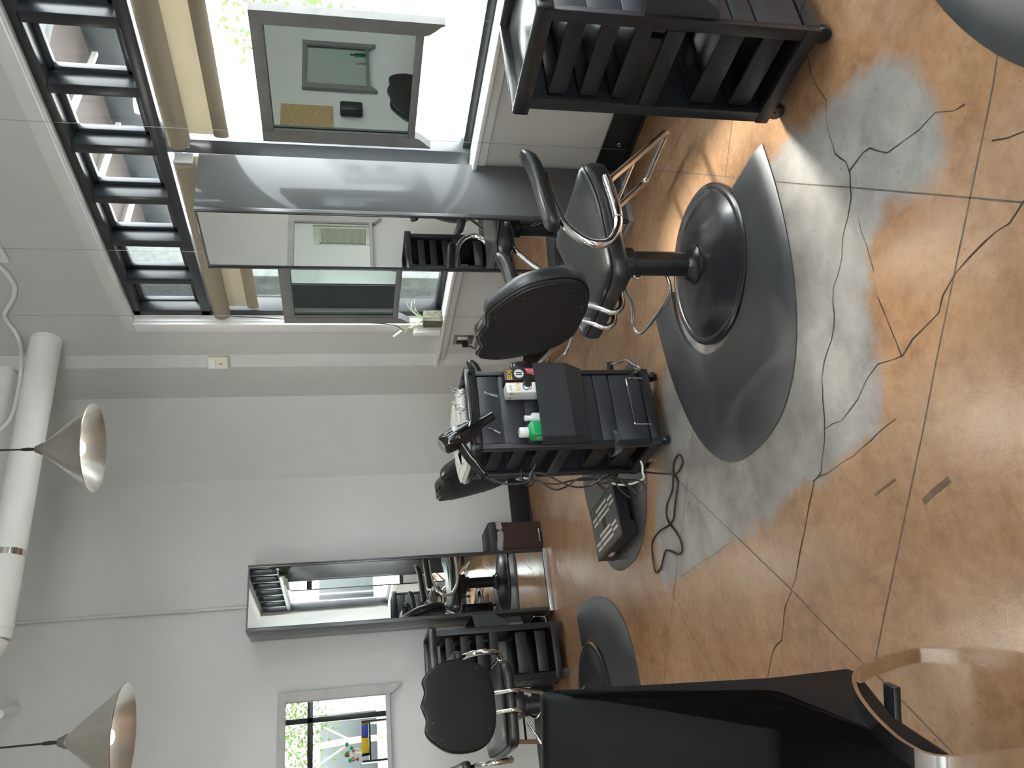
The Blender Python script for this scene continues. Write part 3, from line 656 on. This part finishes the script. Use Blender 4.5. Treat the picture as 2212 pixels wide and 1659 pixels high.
def dryer():
    r, n = Vector((1.318, 3.045, 1.050)), Vector((1.448, 3.035, .828)); ax = (n-r); L = ax.length; t = thing('hair_dryer', 'glossy black hair dryer hanging nozzle down on the middle trolley', 'hair dryer', r)
    MB().lathe([(.032, 0), (.040, .008), (.045, .03), (.047, .06), (.046, .09), (.040, .13), (.032, .165), (.0245, .185), (.022, .20), (.0205, L), (.0175, L), (.018, .20)], (0, 0, 0), 36, ax).put('body', DRYER, t)
    MB().lathe([(.0, -.006), (.026, -.005), (.0295, 0), (.0295, .006)], (0, 0, 0), 28, ax).put('rear_grille', STEEL, t)
    q0 = r+ax*.28; P = [q0-r, Vector((1.265, 3.03, .948))-r, Vector((1.222, 3.02, .922))-r, Vector((1.183, 3.015, .900))-r, Vector((1.168, 3.012, .890))-r]
    h = MB(); pts = catmull(P, 5); rs = []
    h.tube(pts, 1, sect=[(.021*math.cos(i*.524), .018*math.sin(i*.524)) for i in range(12)]); h.put('handle', DRYER, t)
    s = MB(); e0 = Vector((1.170, 3.012, .891)); e1 = Vector((1.140, 3.010, .846))
    for k in range(7): p = e0+(e1-e0)*(k/6); s.lathe([(.009-.0005*k, -.002), (.0105-.0006*k, 0), (.009-.0005*k, .002)], p-r, 12, e1-e0)
    s.cyl(e0-r, e1-r, .006, 10); s.put('strain_relief', CORD, t)
    for u, v, w_ in ((.02, .075, .016), (-.022, .07, .009)):
        q = ax.normalized(); pp = q*v; MB().lathe([(w_, 0), (w_*.9, .004), (0, .005)], pp+Vector((0, -.040, 0))+q.cross(Vector((0, 1, 0)))*u, 14, (0, -1, 0)).put('switch', SILV if u > 0 else DRYER, t)
    pts = [e1, (1.128, 3.01, .80), (1.133, 3.01, .72)]+[GY(x, y, 3.02) for x, y in ((1150, 1022), (1180, 1026), (1215, 1043), (1245, 1052), (1275, 1048), (1310, 1030))]
    pts += [GZ(1345, 1017, .20), GZ(1380, 1018, .12), GZ(1412, 1022, .05)]+[GZ(x, y, .006) for x, y in ((1440, 1024), (1456, 1028), (1464, 1040), (1461, 1065), (1457, 1095), (1455, 1118), (1446, 1134), (1424, 1148), (1410, 1168), (1408, 1190), (1412, 1222), (1417, 1237), (1427, 1227), (1433, 1205), (1439, 1189), (1452, 1192), (1464, 1198), (1473, 1190), (1470, 1168), (1458, 1146), (1444, 1128), (1439, 1108), (1442, 1085), (1452, 1060), (1454, 1030), (1455, 1002), (1463, 984), (1471, 985), (1474, 1000), (1466, 1018), (1452, 1026))]
    MB().tube([Vector(p)-r for p in catmull(pts, 5)], .0042, 8).put('power_cord', CORD, t)
    return t
dr = dryer()
hd = MB(); hd.tube([Vector((1.395, 3.035, .935))+Vector((.036*math.cos(a)*.9, .034*math.sin(a), -.012*math.cos(a))) for a in [i*math.pi/12 for i in range(24)]], .004, 8, True); hd.tube(fillet([(1.430, 3.05, .925), (1.46, 3.09, .905), (1.46, 3.13, .90)], .02, 4), .004, 8)
q = hd.put('dryer_holder', CHROME, tr2); q.data.transform(Matrix.Translation((-1.527, -3.312, 0)))
# shears in the tray edge
for k, (px, py, pz) in enumerate(((1000, 842, 0), (1003, 856, 0), (1001, 877, 0), (1006, 891, 0))):
    if k % 2: continue
    p = GY(px, py, 3.20); t = thing('hair_shears', ('left' if k else 'right')+' pair of chrome shears with loops above the trolley front edge', 'shears', (p.x, 3.20, .905), R_(8), 'shears standing in the middle trolley')
    t['label'] = ['hair shears standing nearer the wall in the trolley tray edge', '', 'hair shears standing nearer the hair dryer in the trolley tray edge'][k]
    for s in (0, 1):
        c = Vector((-.028*s, 0, .045-.008*s)); MB().tube([c+Vector((.011*math.cos(a), .002, .013*math.sin(a))) for a in [i*math.pi/9 for i in range(18)]], .0018, 7, True).put('finger_loop', STEEL, t)
        MB().tube([c+Vector((0, 0, -.013)), Vector((-.013, 0, .004)), Vector((-.012+.004*s, 0, -.006))], .0022, 7).put('blade', CHROME, t)
    MB().tube(catmull([(.006, 0, .056), (.016, 0, .066), (.026, 0, .066)], 4), .0016, 6).put('finger_rest', CHROME, t)
# clips on the slats
for (x1, y1), (x2, y2), lb in (((1046, 849), (1076, 856), 'clear clip hanging on the trolley slats beside the glove boxes'), ((1056, 926), (1081, 936), 'silver clip hanging on the trolley slats under the dryer')):
    p, q = GY(x1, y1, 3.117), GY(x2, y2, 3.105); p.z = min(p.z, .866)
    o = MB().tube([p, (p+q)/2+Vector((0, -.004, 0)), q], .005, 8).tube([p+Vector((.008, 0, 0)), q+Vector((.004, .004, 0))], .0025, 6); tag(o.put('hair_clip', CLEAR if 'clear' in lb else CHROME), lb, 'hair clip')
# glove boxes standing in the pocket
def face_M(origin, xdir, ydir):     # text plane: xdir reading direction, ydir glyph up
    x, y = Vector(xdir).normalized(), Vector(ydir).normalized(); z = x.cross(y); Mx = Matrix((x, y, z)).transposed().to_4x4(); Mx.translation = origin; return Mx
def glove_box(label, loc, rz, w, d, h, M):
    t = thing('glove_box', label, 'box', loc, rz, 'disposable glove boxes'); MB().box((0, 0, h/2), (w, d, h), .0015).put('carton', M, t); return t
PZ, PY = .480, 3.092
gw = glove_box('white glove box with yellow and blue letters in the trolley pocket', (1.592, PY, PZ), R_(3), .052, .066, .268, CARDW)
fy = -.0332
for s, sz, z, x, mt, ang in (('S', .052, .216, .0, YEL, -90), ('D', .046, .181, .0, BLU, 180), ('/', .044, .157, .0, RED, -90), ('club', .017, .250, -.004, GRY, 0)):
    a = R_(ang); text(s, sz, mt, face_M((x, fy, z), (math.cos(a), 0, math.sin(a)), (-math.sin(a), 0, math.cos(a))), 'printed_letter', gw)
op = MB(); op.lathe([(.020, 0), (.019, .0006), (0, .0007)], (.020, fy, .172), 20, (0, -1, 0)); op.put('dispensing_slot', CARDB, gw)
MB().box((.0235, fy, .225), (.002, .0006, .084)).put('printed_stripe', RED, gw)
MB().lathe([(.008, 0), (.0075, .0005), (0, .0006)], (-.0262, -.020, .246), 16, (-1, 0, 0)).put('printed_logo', ORG, gw); MB().box((-.0262, -.020, .222), (.0006, .005, .034)).put('printed_logo', YEL, gw)
text('II', .018, CARDB, face_M((-.0264, .016, .246), (0, -1, 0), (0, 0, 1)), 'printed_mark', gw)
gb = glove_box('black glove box marked 90 beside the white one in the pocket', (1.658, PY, PZ), R_(1), .060, .066, .272, CARDB)
text('90', .034, YEL, face_M((.008, -.0332, .250), (-1, 0, 0), (0, 0, -1)), 'printed_number', gb)
for k in range(3): MB().box((-.019, -.0333, .240+k*.0085), (.018, .0006, .0045)).put('printed_line', YEL, gb)
MB().lathe([(.0215, 0), (.021, .0005), (0, .0006)], (.003, -.0332, .205), 28, (0, -1, 0)).put('printed_disc', WHITE, gb)
for s in (-1, 1): MB().box((.003+s*.005, -.0342, .205), (.005, .0006, .028), .001).put('printed_hand', CARDB, gb)
MB().prism([(.0295, .176), (.006, .168), (-.008, .135), (.0295, .135)], -.0336, -.0331, lambda x, z, q: (x, q, z)).put('printed_patch', PINK, gb)
for k in range(3): MB().prism([(.026-.008*k, .171-.005*k), (.023-.008*k, .169-.005*k), (.012-.006*k, .135), (.015-.006*k, .135)], -.0341, -.0337, lambda x, z, q: (x, q, z)).put('printed_line', ORG if k else CARDW, gb)
bt = thing('bottle', 'green square bottle with white cap in the trolley pocket', 'bottle', (1.397, PY, PZ), R_(6))
o = rrect(.036, -.030, .030, .008, 3); ring = lambda k, z: [Vector((x*k, y*k, z)) for x, y in o]
MB().rings([ring(.96, 0), ring(1, .004), ring(1, .165), ring(.92, .178), ring(.56, .190), ring(.46, .193)]).put('body', GREEN, bt)
MB().lathe([(.0215, .190), (.0225, .192), (.0225, .224), (.020, .228)], (-.006, 0, 0), 26).put('cap', WHITE, bt)
MB().box((-.0365, -.002, .135), (.0006, .030, .045)).put('printed_label', mat('pale_green_ink', (.18, .42, .22), .5, noise=.3, nscale=300), bt)
b2_ = thing('jar', 'small white pump bottle behind the green bottle', 'bottle', (1.462, 3.100, PZ))
MB().lathe([(.022, 0), (.024, .004), (.024, .158), (.018, .165), (.012, .167), (.011, .182), (.013, .184), (.013, .194), (.011, .196)], (0, 0, 0), 26).put('body', WHITE, b2_)
# bowl on the bottom shelf with a white cord, tangled cords at the side
bw = MB(); bw.lathe([(.022, 0), (.045, .012), (.062, .035), (.068, .06), (.066, .06), (.060, .037), (.043, .016), (.0, .008)], (1.375, 3.19, .212), 30); tag(bw.put('glass_bowl', CLEAR), 'clear bowl tucked into the low drawer of the dryer trolley', 'bowl')
wc = [GY(x, y, 3.09) for x, y in ((1384, 996), (1388, 1008), (1388, 1020), (1391, 1030), (1388, 1036), (1378, 1040), (1366, 1045), (1352, 1047), (1336, 1047), (1322, 1044))]
tag(MB().tube(catmull(wc, 5), .0045, 8).put('power_cord', CORDW), 'white cord looped at the lower left of the dryer trolley', 'cord')
rn = random.Random(11)
for k, (lst, lb) in enumerate((([(1125, 1015), (1131, 1042), (1142, 1050), (1151, 1044), (1150, 1025), (1175, 1046), (1200, 1058), (1225, 1050), (1250, 1034), (1290, 1033), (1325, 1038), (1340, 1058), (1362, 1074), (1374, 1068), (1362, 1052), (1345, 1040)], 'black cord tangle down the left side of the dryer trolley'),
                               ([(1150, 985), (1156, 1008), (1143, 1030), (1165, 1040), (1200, 1046), (1235, 1038), (1275, 1036), (1318, 1030), (1345, 1036), (1380, 1038), (1392, 1052), (1380, 1062), (1365, 1056), (1340, 1040), (1322, 1036)], 'thin black cord crossing behind the dryer cord on the trolley'))):
    pts = [GY(x, y, 3.03+.03*k+rn.uniform(0, .03)) for x, y in lst]
    tag(MB().tube(catmull(pts, 6), .0036, 7).put('power_cord', CORD), lb, 'cord')

# ------------------------------------------------------------------ step stool, bin
ss = thing('step_stool', 'low black folding step stool with pale grip strips on the far mat', 'stool', (1.2395, 3.942, .0175), R_(2)); hx, hy, H = .142, .215, .088
s = MB(); s.box((0, 0, H-.006), (2*hx, 2*hy, .012), .003); s.put('top_board', STEP, ss)
for sx, sy, dx, dy in ((-1, 0, .010, 2*hy-.01), (1, 0, .010, 2*hy-.01), (0, -1, 2*hx-.01, .010), (0, 1, 2*hx-.01, .010)):
    f = MB(); n = (dy if sx else dx)/2
    pr = [(-n, H-.012), (n, H-.012), (n+.006, 0), (n*.55, 0), (n*.45, .022), (-n*.45, .022), (-n*.55, 0), (-n-.006, 0)]
    f.prism(pr, -.005, .005, (lambda a, z, q: (sx*(hx-.006)+q, a, z)) if sx else (lambda a, z, q: (a, sy*(hy-.006)+q, z))); f.put('side_panel', PLAST, ss)
for sy in (-1, 1):
    for k, (a, c) in ((0, (-.085, .105)), (1, (-.100, .090)), (2, (-.110, .080)), (.5, (-.185, -.105)), (1.5, (-.195, -.118)), (1, (.108, .185)), (2, (.098, .172))):
        MB().box((sy*.068+.030*(1-k), (a+c)/2, H+.0006), (.013, c-a, .0016)).put('grip_strip', GRIP, ss)
fr = MB(); fr.tube(fillet([(-.028, -.02, 0), (.028, -.02, 0), (.028, .02, 0), (-.028, .02, 0)], .008, 4), .004, 8, True); q = fr.put('handle_rim', PLAST, ss); q.location = (0, 0, H)
MB().box((0, 0, H+.0002), (.05, .034, .0012)).put('handle_slot', BOARD, ss)
MB().box((-hx-.0005, .10, .045), (.0016, .06, .022)).put('paper_label', GRIP, ss)
for sy in (-1, 1):
    for k in range(9): MB().box((sy*(hx-.009), -.19+.0475*k, H+.0004), (.008, .022, .0014)).put('hinge_notch', BOARD, ss)
bn = thing('trash_bin', 'brown trash bin with black lid and plastic bag against the back wall', 'bin', (1.735, 5.835, 0)); W = .115
MB().rings([[Vector((x*k, y*k, z)) for x, y in rrect(W, -W, W, .02, 3)] for k, z in ((.94, 0), (.94, .004), (1, .335), (1.0, .34))]).put('body', BINM, bn)
MB().rings([[Vector((x*k+.004*math.sin(30*y+z*40), y*k+.004*math.sin(33*x), z+.008*math.sin(28*x+19*y))) for x, y in rrect(W, -W, W, .02, 3)] for k, z in ((1.015, .300), (1.03, .315), (1.025, .345))]).put('bag_rim', BAG, bn)
MB().rings([[Vector((x*k, y*k, z)) for x, y in rrect(W, -W, W, .02, 3)] for k, z in ((1.03, .345), (1.03, .375), (.98, .40), (.6, .425), (.55, .425))]).put('lid', PLAST, bn)
MB().box((-.01, -W-.018, .030), (.10, .045, .014), .006).put('pedal', STEEL, bn)

# ------------------------------------------------------------------ waiting chair in the near corner
f2 = Vector((-.43, -.90)).normalized(); hd_ = math.atan2(f2.y, f2.x)
wc_ = thing('waiting_chair', 'black upholstered waiting chair with chrome band arms at the lower left edge', 'chair', (-.068, 2.088, 0), hd_-R_(90))
def soft_prism(pr, x0, x1, r=.018):
    m = MB(); rs = []
    for x, d in ((x0, r), (x0+r*.3, r*.3), (x0+r, 0), (x1-r, 0), (x1-r*.3, r*.3), (x1, r)): rs.append([Vector((x, y, z)) for y, z in inset(pr, d)])
    return m.rings(rs)
pts = fillet([Vector((0, y, z)) for y, z in ((.30, .30), (.52, .325), (.535, .365), (.30, .43), (.115, .47), (.10, .49), (-.012, 1.0), (-.047, 1.0), (-.06, .97), (.0, .42), (-.012, .20), (.02, .19), (.30, .30))], .03, 3)
soft_prism([(p.y, p.z) for p in pts[:-1]][::-1], -.300, .300, .014).put('upholstery', VINYLM, wc_, ang=50)
MB().tube([(-.299, .105, .472), (.299, .105, .472)], .0025, 6).put('seam', VINYLM, wc_)
for sx in (-1, 1):
    P = fillet([(sx*.318, y, z) for y, z in ((.0, .005), (.04, .13), (.11, .265), (.23, .345), (.38, .405), (.50, .435), (.575, .43), (.588, .33), (.588, .005))], .09, 7)
    MB().tube(P, 1, sect=[(-.018, -.0045), (.018, -.0045), (.018, .0045), (-.018, .0045)], up=(1, 0, 0)).put('chrome_frame', CHROME, wc_, ang=30)
MB().box((0, .16, .20), (.62, .04, .02), .004).put('cross_bar', BLKMET, wc_)

# ------------------------------------------------------------------ lamps, duct and wall fittings
def pendant(label, apex, R=.222, h=.235):
    t = thing('pendant_lamp', label, 'lamp', apex, 0, 'spun aluminium cone pendants')
    MB().lathe([(.020, .0), (.030, -.012), (.205*R/.222, -h+.012), (R, -h), (R+.003, -h-.002), (R, -h-.005), (R-.006, -h), (.200*R/.222, -h+.012), (.027, -.014)], (0, 0, 0), 56, cap=False).put('lamp_shade', SPUN, t)
    MB().lathe([(.008, .03), (.016, .028), (.024, .01), (.032, -.004), (.031, -.012), (0, -.012)], (0, 0, 0), 28).put('cap', STEEL, t)
    MB().lathe([(.007, .0), (.009, .03), (.007, .06)], (0, 0, .03), 12).put('cord_grip', CORD, t)
    MB().cyl((0, 0, .06), (0, 0, CE-apex[2]), .0042, 8).put('cord', CORD, t)
    bb = MB(); bb.lathe([(0, -.20), (.025, -.195), (.042, -.175), (.050, -.145), (.044, -.115), (.028, -.085), (.018, -.06)], (0, 0, 0), 28, cap=False); bb.put('bulb', BULB, t)
    ld = bpy.data.lights.new('pendant_light', 'POINT'); ld.energy = 8; ld.color = (1, .96, .89); ld.shadow_soft_size = .06
    lo = bpy.data.objects.new('pendant_light', ld); C.objects.link(lo); lo.parent = t; lo.location = (0, 0, -.225)
    return t
la = CAM+ray(90, 970)*(4.42/math.hypot(ray(90, 970).x, ray(90, 970).y)); lb = CAM+ray(140, 1602)*(4.15/math.hypot(ray(140, 1602).x, ray(140, 1602).y))
pendant('cone pendant lamp hanging just below the round white duct', tuple(la)); pendant('cone pendant lamp over the back wall mirror, left of the duct', tuple(lb))

for x, y, wh in ((-1.3, 4.5, 'over the mirrored chair on the left'), (-1.5, 1.6, 'in the middle of the unseen left half of the room'), (-3.0, 3.4, 'near the shelf of bottles'), (.2, -1.3, 'behind the camera near the shop front')):  # extra pendants out of view, added to brighten the room and floor
    pendant('cone pendant added as fill light '+wh, (x, y, 2.92))
DY, DZ, DR = 4.73, 3.245, .088
du = thing('round_duct', 'round white air duct running along under the ceiling', 'duct', (XW, DY, DZ))
MB().cyl((.0, 0, 0), (-.45, 0, 0), DR, 48).cyl((-.45, 0, 0), (-1.82, 0, 0), DR*.985, 48).put('pipe', WHITEP, du)
MB().cyl((-1.35, 0, 0), (-1.385, 0, 0), DR*1.012, 48).put('joint_band', CHROME, du)
MB().cyl((-1.74, 0, 0), (-1.765, 0, 0), DR*1.02, 48).put('joint_band', WHITEP, du)
MB().tube([(-1.80, 0, 0), (-1.92, 0, .05), (-2.02, .0, .16), (-2.06, 0, .32), (-2.06, 0, CE-DZ)], DR*.97, 36).put('elbow', WHITEP, du, ang=50)
MB().cyl((-.005, 0, 0), (-.02, 0, 0), DR*1.03, 40).put('wall_collar', WHITEP, du)
p0 = GX(30, 738, 2.80)
bx = thing('fixture_box', 'long white surface box high on the wall above the duct', 'fixture', (2.42, 4.98, 3.505)); 
MB().box((-.02, .12, .20), (.86, .26, .40), .05, 4).put('housing', WHITEP, bx)
MB().box((-.02, .0, .44), (.70, .34, .06), .015).put('mounting_plate', WHITEP, bx)
tag(MB().box((2.835, 3.80, 3.345), (.03, .20, .34), .012, 3).box((2.822, 3.80, 3.33), (.02, .12, .22), .006).put('junction_box', WHITEP), 'small white junction box high on the window wall', 'fixture')
cps = [GX(x, y, 2.838) for x, y in ((-40, 545), (0, 577), (22, 600), (32, 622), (27, 648), (10, 676), (14, 692), (32, 716))]+[GX(43, 742, 2.80), GY(47, 775, 4.955), GY(44, 815, 4.955), GY(38, 850, 4.955), GY(30, 885, 4.955), GY(20, 908, 4.955), GY(3, 925, 4.955), GY(-30, 940, 4.955)]
tag(MB().tube(catmull(cps, 6), .0125, 12).put('electrical_conduit', WHITEP), 'bent white conduit winding from the window wall around the surface box', 'conduit')
cc = [GY(41, 1348, 5.985), GY(280, 1330, 5.985), GY(525, 1312, 5.985)]
tag(MB().tube([(1.405, 5.986, CE), (1.405, 5.986, 2.0)], .011, 12).put('electrical_conduit', WALL), 'straight painted conduit above the back wall cabinet', 'conduit')
tag(MB().tube([(.78, 5.60, 3.47), (.86, 5.98, 3.52)], .026, 20).tube([(.78, 5.60, 3.47), (.72, 5.3, 3.95), (.7, 5.2, CE)], .026, 20).put('vent_pipe', WHITEP), 'short white pipe entering the back wall above the left lamp', 'pipe')
md = thing('motion_detector', 'ivory motion detector on the wall corner beside the window', 'sensor', (2.822, 4.972, 2.26), R_(-55))
MB().box((0, -.018, 0), (.085, .045, .135), .010, 3).put('housing', IVORY, md); MB().box((0, -.040, .036), (.072, .012, .052), .006, 3).put('lens', TRIM, md); MB().box((0, -.0405, -.02), (.006, .004, .018), .001).put('indicator', BOARD, md)
ol = thing('wall_outlet', 'steel outlet plate on the window wall under the sill', 'outlet', (XW-.001, 4.742, .626), R_(-90))
MB().box((0, -.003, 0), (.120, .005, .135), .002).put('cover_plate', STEEL, ol); MB().box((.028, -.008, .010), (.034, .010, .070), .003).put('socket', IVORY, ol); MB().box((-.024, -.008, .010), (.034, .010, .070), .003).put('socket', BINM, ol)
MB().box((-.018, -.028, -.012), (.034, .040, .038), .008).put('plug', PLAST, ol)
pts = [Vector((2.80, 4.75, .60))]+[GX(x, y, 2.805) for x, y in ((1016, 748), (1030, 756), (1045, 760), (1062, 765), (1078, 768), (1100, 768), (1128, 767), (1150, 772), (1180, 778))]+[Vector((2.70, 5.0, .02)), Vector((2.45, 5.05, .006))]
ex = thing('extension_cord', 'black tagged cord hanging from the steel wall outlet', 'cord', tuple(pts[0])); MB().tube([p-pts[0] for p in catmull(pts, 5)], .0048, 8).put('cable', CORD, ex)
for (x, y), wv in (((1055, 762), .018), ((1072, 770), .030), ((1088, 770), .022)):
    p = GX(x, y, 2.795)-pts[0]; MB().box(p, (.002, wv, .045), 0, rot=Matrix.Rotation(.5, 3, 'X')).put('warning_tag', CARDW, ex)
for y, z in ((2.825, .085), (2.15, .085), (4.35, .085)):
    o = MB().tube([Vector((XW-.030, y, z))+Vector((0, .010*math.cos(a), .010*math.sin(a))) for a in [i*math.pi/8 for i in range(16)]], .002, 6, True).cyl((XW-.016, y, z), (XW-.030, y, z), .002, 6)
    tag(o.put('eye_hook', CHROME), 'small wire eye hook on the dark baseboard below '+('the near hanging mirror, far side' if y == 2.825 else 'the near hanging mirror, near side' if y == 2.15 else 'the far hanging mirror'), 'hook')

# ------------------------------------------------------------------ sill
pj_ = MB(); n = 30
pj_.lathe([(.022, 0), (.030, .004), (.031, .17), (.029, .182), (.026, .182), (.027, .01), (0, .008)], (0, 0, 0), 40)
for v in pj_.b.verts:
    a = math.atan2(v.co.y, v.co.x); k = 1+.05*math.cos(a*10) if v.co.xy.length > .02 else 1; v.co.x *= k; v.co.y *= k
tag(pj_.put('vase', POT, loc=(2.820, 4.585, .8015)), 'ribbed white vase standing at the end of the sill', 'vase')
pt = thing('potted_plant', 'pale leafy plant in a mossy stone block pot on the sill', 'plant', (2.845, 4.475, .8015))
MB().box((0, 0, .062), (.085, .085, .124), .008, 2).put('pot', STONE, pt)
st_, lf = MB(), MB(); rn = random.Random(4)
for k in range(13):
    a = rn.uniform(1.8, 5.6); L = rn.uniform(.06, .13); e = Vector((math.cos(a)*L*.6, math.sin(a)*L, .13+rn.uniform(.0, .10))); st_.tube(catmull([(0, 0, .11), e*.5+Vector((0, 0, .07)), e], 3), .0022, 5)
    q = Vector((math.cos(a), math.sin(a), rn.uniform(-.3, .6))).normalized(); s_ = q.cross(Vector((0, 0, 1))).normalized()*.015; i = e
    lf.add([i, i+q*.022+s_, i+q*.055, i+q*.022-s_], [(0, 1, 2, 3)])
st_.put('stem', LEAFW, pt); tag(lf.put('leaf', LEAFW, pt, flat=True), kind='stuff')
# trailing plant above the blind, seen in the cabinet mirror
hp = thing('hanging_plant', 'trailing plant on top of the near station cabinet, seen in the back mirror', 'plant', (2.62, 1.72, 2.092)); MB().lathe([(.045, 0), (.06, .10), (.055, .10), (.04, .06), (0, .06)], (0, 0, 0), 24).put('pot', BOARD, hp)
for k in range(6):
    a = 1.57+rn.uniform(-.9, .9); e = Vector((math.cos(a)*.10, math.sin(a)*.16, .05+rn.uniform(-.12, .18))); MB().tube(catmull([(0, 0, .07), (e.x*.5, e.y*.5, e.z+.08), e], 4), .0025, 5).put('stem', LEAF, hp)
    lfm = MB(); lfm.rings([[e+Vector((.03*math.cos(t_)*s_, 0.004*h, .036*math.sin(t_)*s_)) for t_ in [i*math.pi/7 for i in range(14)]] for s_, h in ((.6, -1), (1, 0), (.6, 1))]); lfm.put('leaf', LEAF, hp)

# ------------------------------------------------------------------ left side of the room, seen only in the mirrors
sh = thing('louvered_screen', 'sage louvered folding screen reflected in the near cabinet mirror', 'screen', (XL+.10, .9, 0), R_(90))
for k in range(3):
    q = MB(); x = -.55+.55*k
    for s in (-1, 1): q.box((x+s*.24, 0, .95), (.05, .03, 1.9), .004)
    for z in (.06, .95, 1.85): q.box((x, 0, z), (.44, .03, .10), .004)
    for j in range(34): 
        z = .135+j*.049+(.05 if j > 16 else 0)
        if abs(z-.95) > .06 and z < 1.80: q.box((x, 0, z), (.44, .008, .05), 0, rot=Matrix.Rotation(.6, 3, 'X'))
    q.put('louvered_panel', SHUT, sh)
sb = thing('wall_shelf', 'dark shelf of bottles on the left wall, reflected in the far mirror', 'shelf', (XL+.001, 4.3, 1.0), R_(90)); MB().box((0, -.12, 0), (1.5, .24, .03), .003).put('board', CHAR, sb); MB().box((0, -.12, -.5), (1.5, .24, .95), .004).put('cupboard', LAMI, sb)
rn = random.Random(8)
for k in range(9):
    h = rn.uniform(.14, .26); o = MB().lathe([(.026, 0), (.030, .004), (.030, h*.7), (.014, h*.8), (.013, h*.88), (.017, h*.88), (.017, h)], (0, 0, 0), 18)
    tag(o.put('bottle', [WHITE, GREEN, RED, POT, CHAR][k % 5], loc=(XL+.13, 3.66+k*.16, 1.017)), ['white', 'green', 'dark red', 'cream', 'black'][k % 5]+' bottle on the left wall shelf, '+['nearest the shop front', 'second from the shop front', 'third along', 'fourth along', 'in the middle', 'sixth along', 'seventh along', 'second from the back wall', 'nearest the back wall'][k], 'bottle', 'bottles on the left wall shelf')
cb = thing('wall_cabinet', 'orange wooden cabinet on the left wall, reflected in the far mirror', 'cabinet', (XL+.001, 5.2, 1.35), R_(90)); MB().box((0, -.12, .45), (.9, .24, .9), .006).put('body', WOODO, cb); MB().box((-.1, -.25, .42), (.36, .02, .46), .004).put('door', SHUT, cb)
pb_ = MB().box((0, -.012, 0), (.34, .02, .5), .003); tag(pb_.put('cork_board', TANB, loc=(-.62, YB-.001, 1.75)), 'tan cork board on the back wall, seen in the near hanging mirror', 'board')
ds = MB().box((0, -.06, 0), (.12, .11, .22), .02, 3); tag(ds.put('towel_dispenser', PLAST, loc=(-.72, YB-.002, 1.32)), 'black dispenser on the back wall, seen in the near hanging mirror', 'dispenser')

# reception corner behind the camera
rd = thing('reception_desk', 'dark reception desk near the shop front, seen in the wall mirror', 'desk', (-.55, -1.35, 0))
MB().box((0, 0, .54), (1.7, .55, 1.08), .01).put('body', CHAR, rd); MB().box((0, .02, 1.10), (1.8, .66, .04), .008).put('counter', LAMI, rd)
dk = thing('display_rack', 'tall dark display rack near the shop front, seen in the wall mirror', 'rack', (1.0, -1.3, 0))
for s in (-1, 1): MB().box((s*.27, 0, .62), (.03, .36, 1.24), .004).put('side_panel', CHAR, dk)
for z in (.08, .45, .82, 1.12): MB().box((0, 0, z), (.51, .35, .025), .003).put('shelf', CHAR, dk)
MB().box((.05, .15, 1.19), (.42, .012, .11), .002).put('sign_card', YEL, dk); MB().box((.14, .158, 1.19), (.18, .006, .10), .002).put('sign_card', BLU, dk)
fp = thing('flower_pot', 'red flowering plant on the display rack, seen in the wall mirror', 'plant', (.86, -1.3, 1.134)); MB().lathe([(.045, 0), (.06, .10), (.052, .10), (.04, .03), (0, .03)], (0, 0, 0), 20).put('pot', CHAR, fp)
rn = random.Random(21)
for k in range(9):
    e = Vector((rn.uniform(-.13, .13), rn.uniform(-.1, .1), rn.uniform(.16, .34))); MB().tube(catmull([(0, 0, .06), e*.6, e], 3), .004, 5).put('stem', LEAFW, fp)
    q = MB(); q.rings([[e+Vector((.032*s_*math.cos(t_), .004*h, .026*s_*math.sin(t_))) for t_ in [i*math.pi/6 for i in range(12)]] for s_, h in ((.6, -1), (1, 0), (.6, 1))]); q.put('petal' if k % 2 else 'leaf', RED if k % 2 else GREEN, fp)
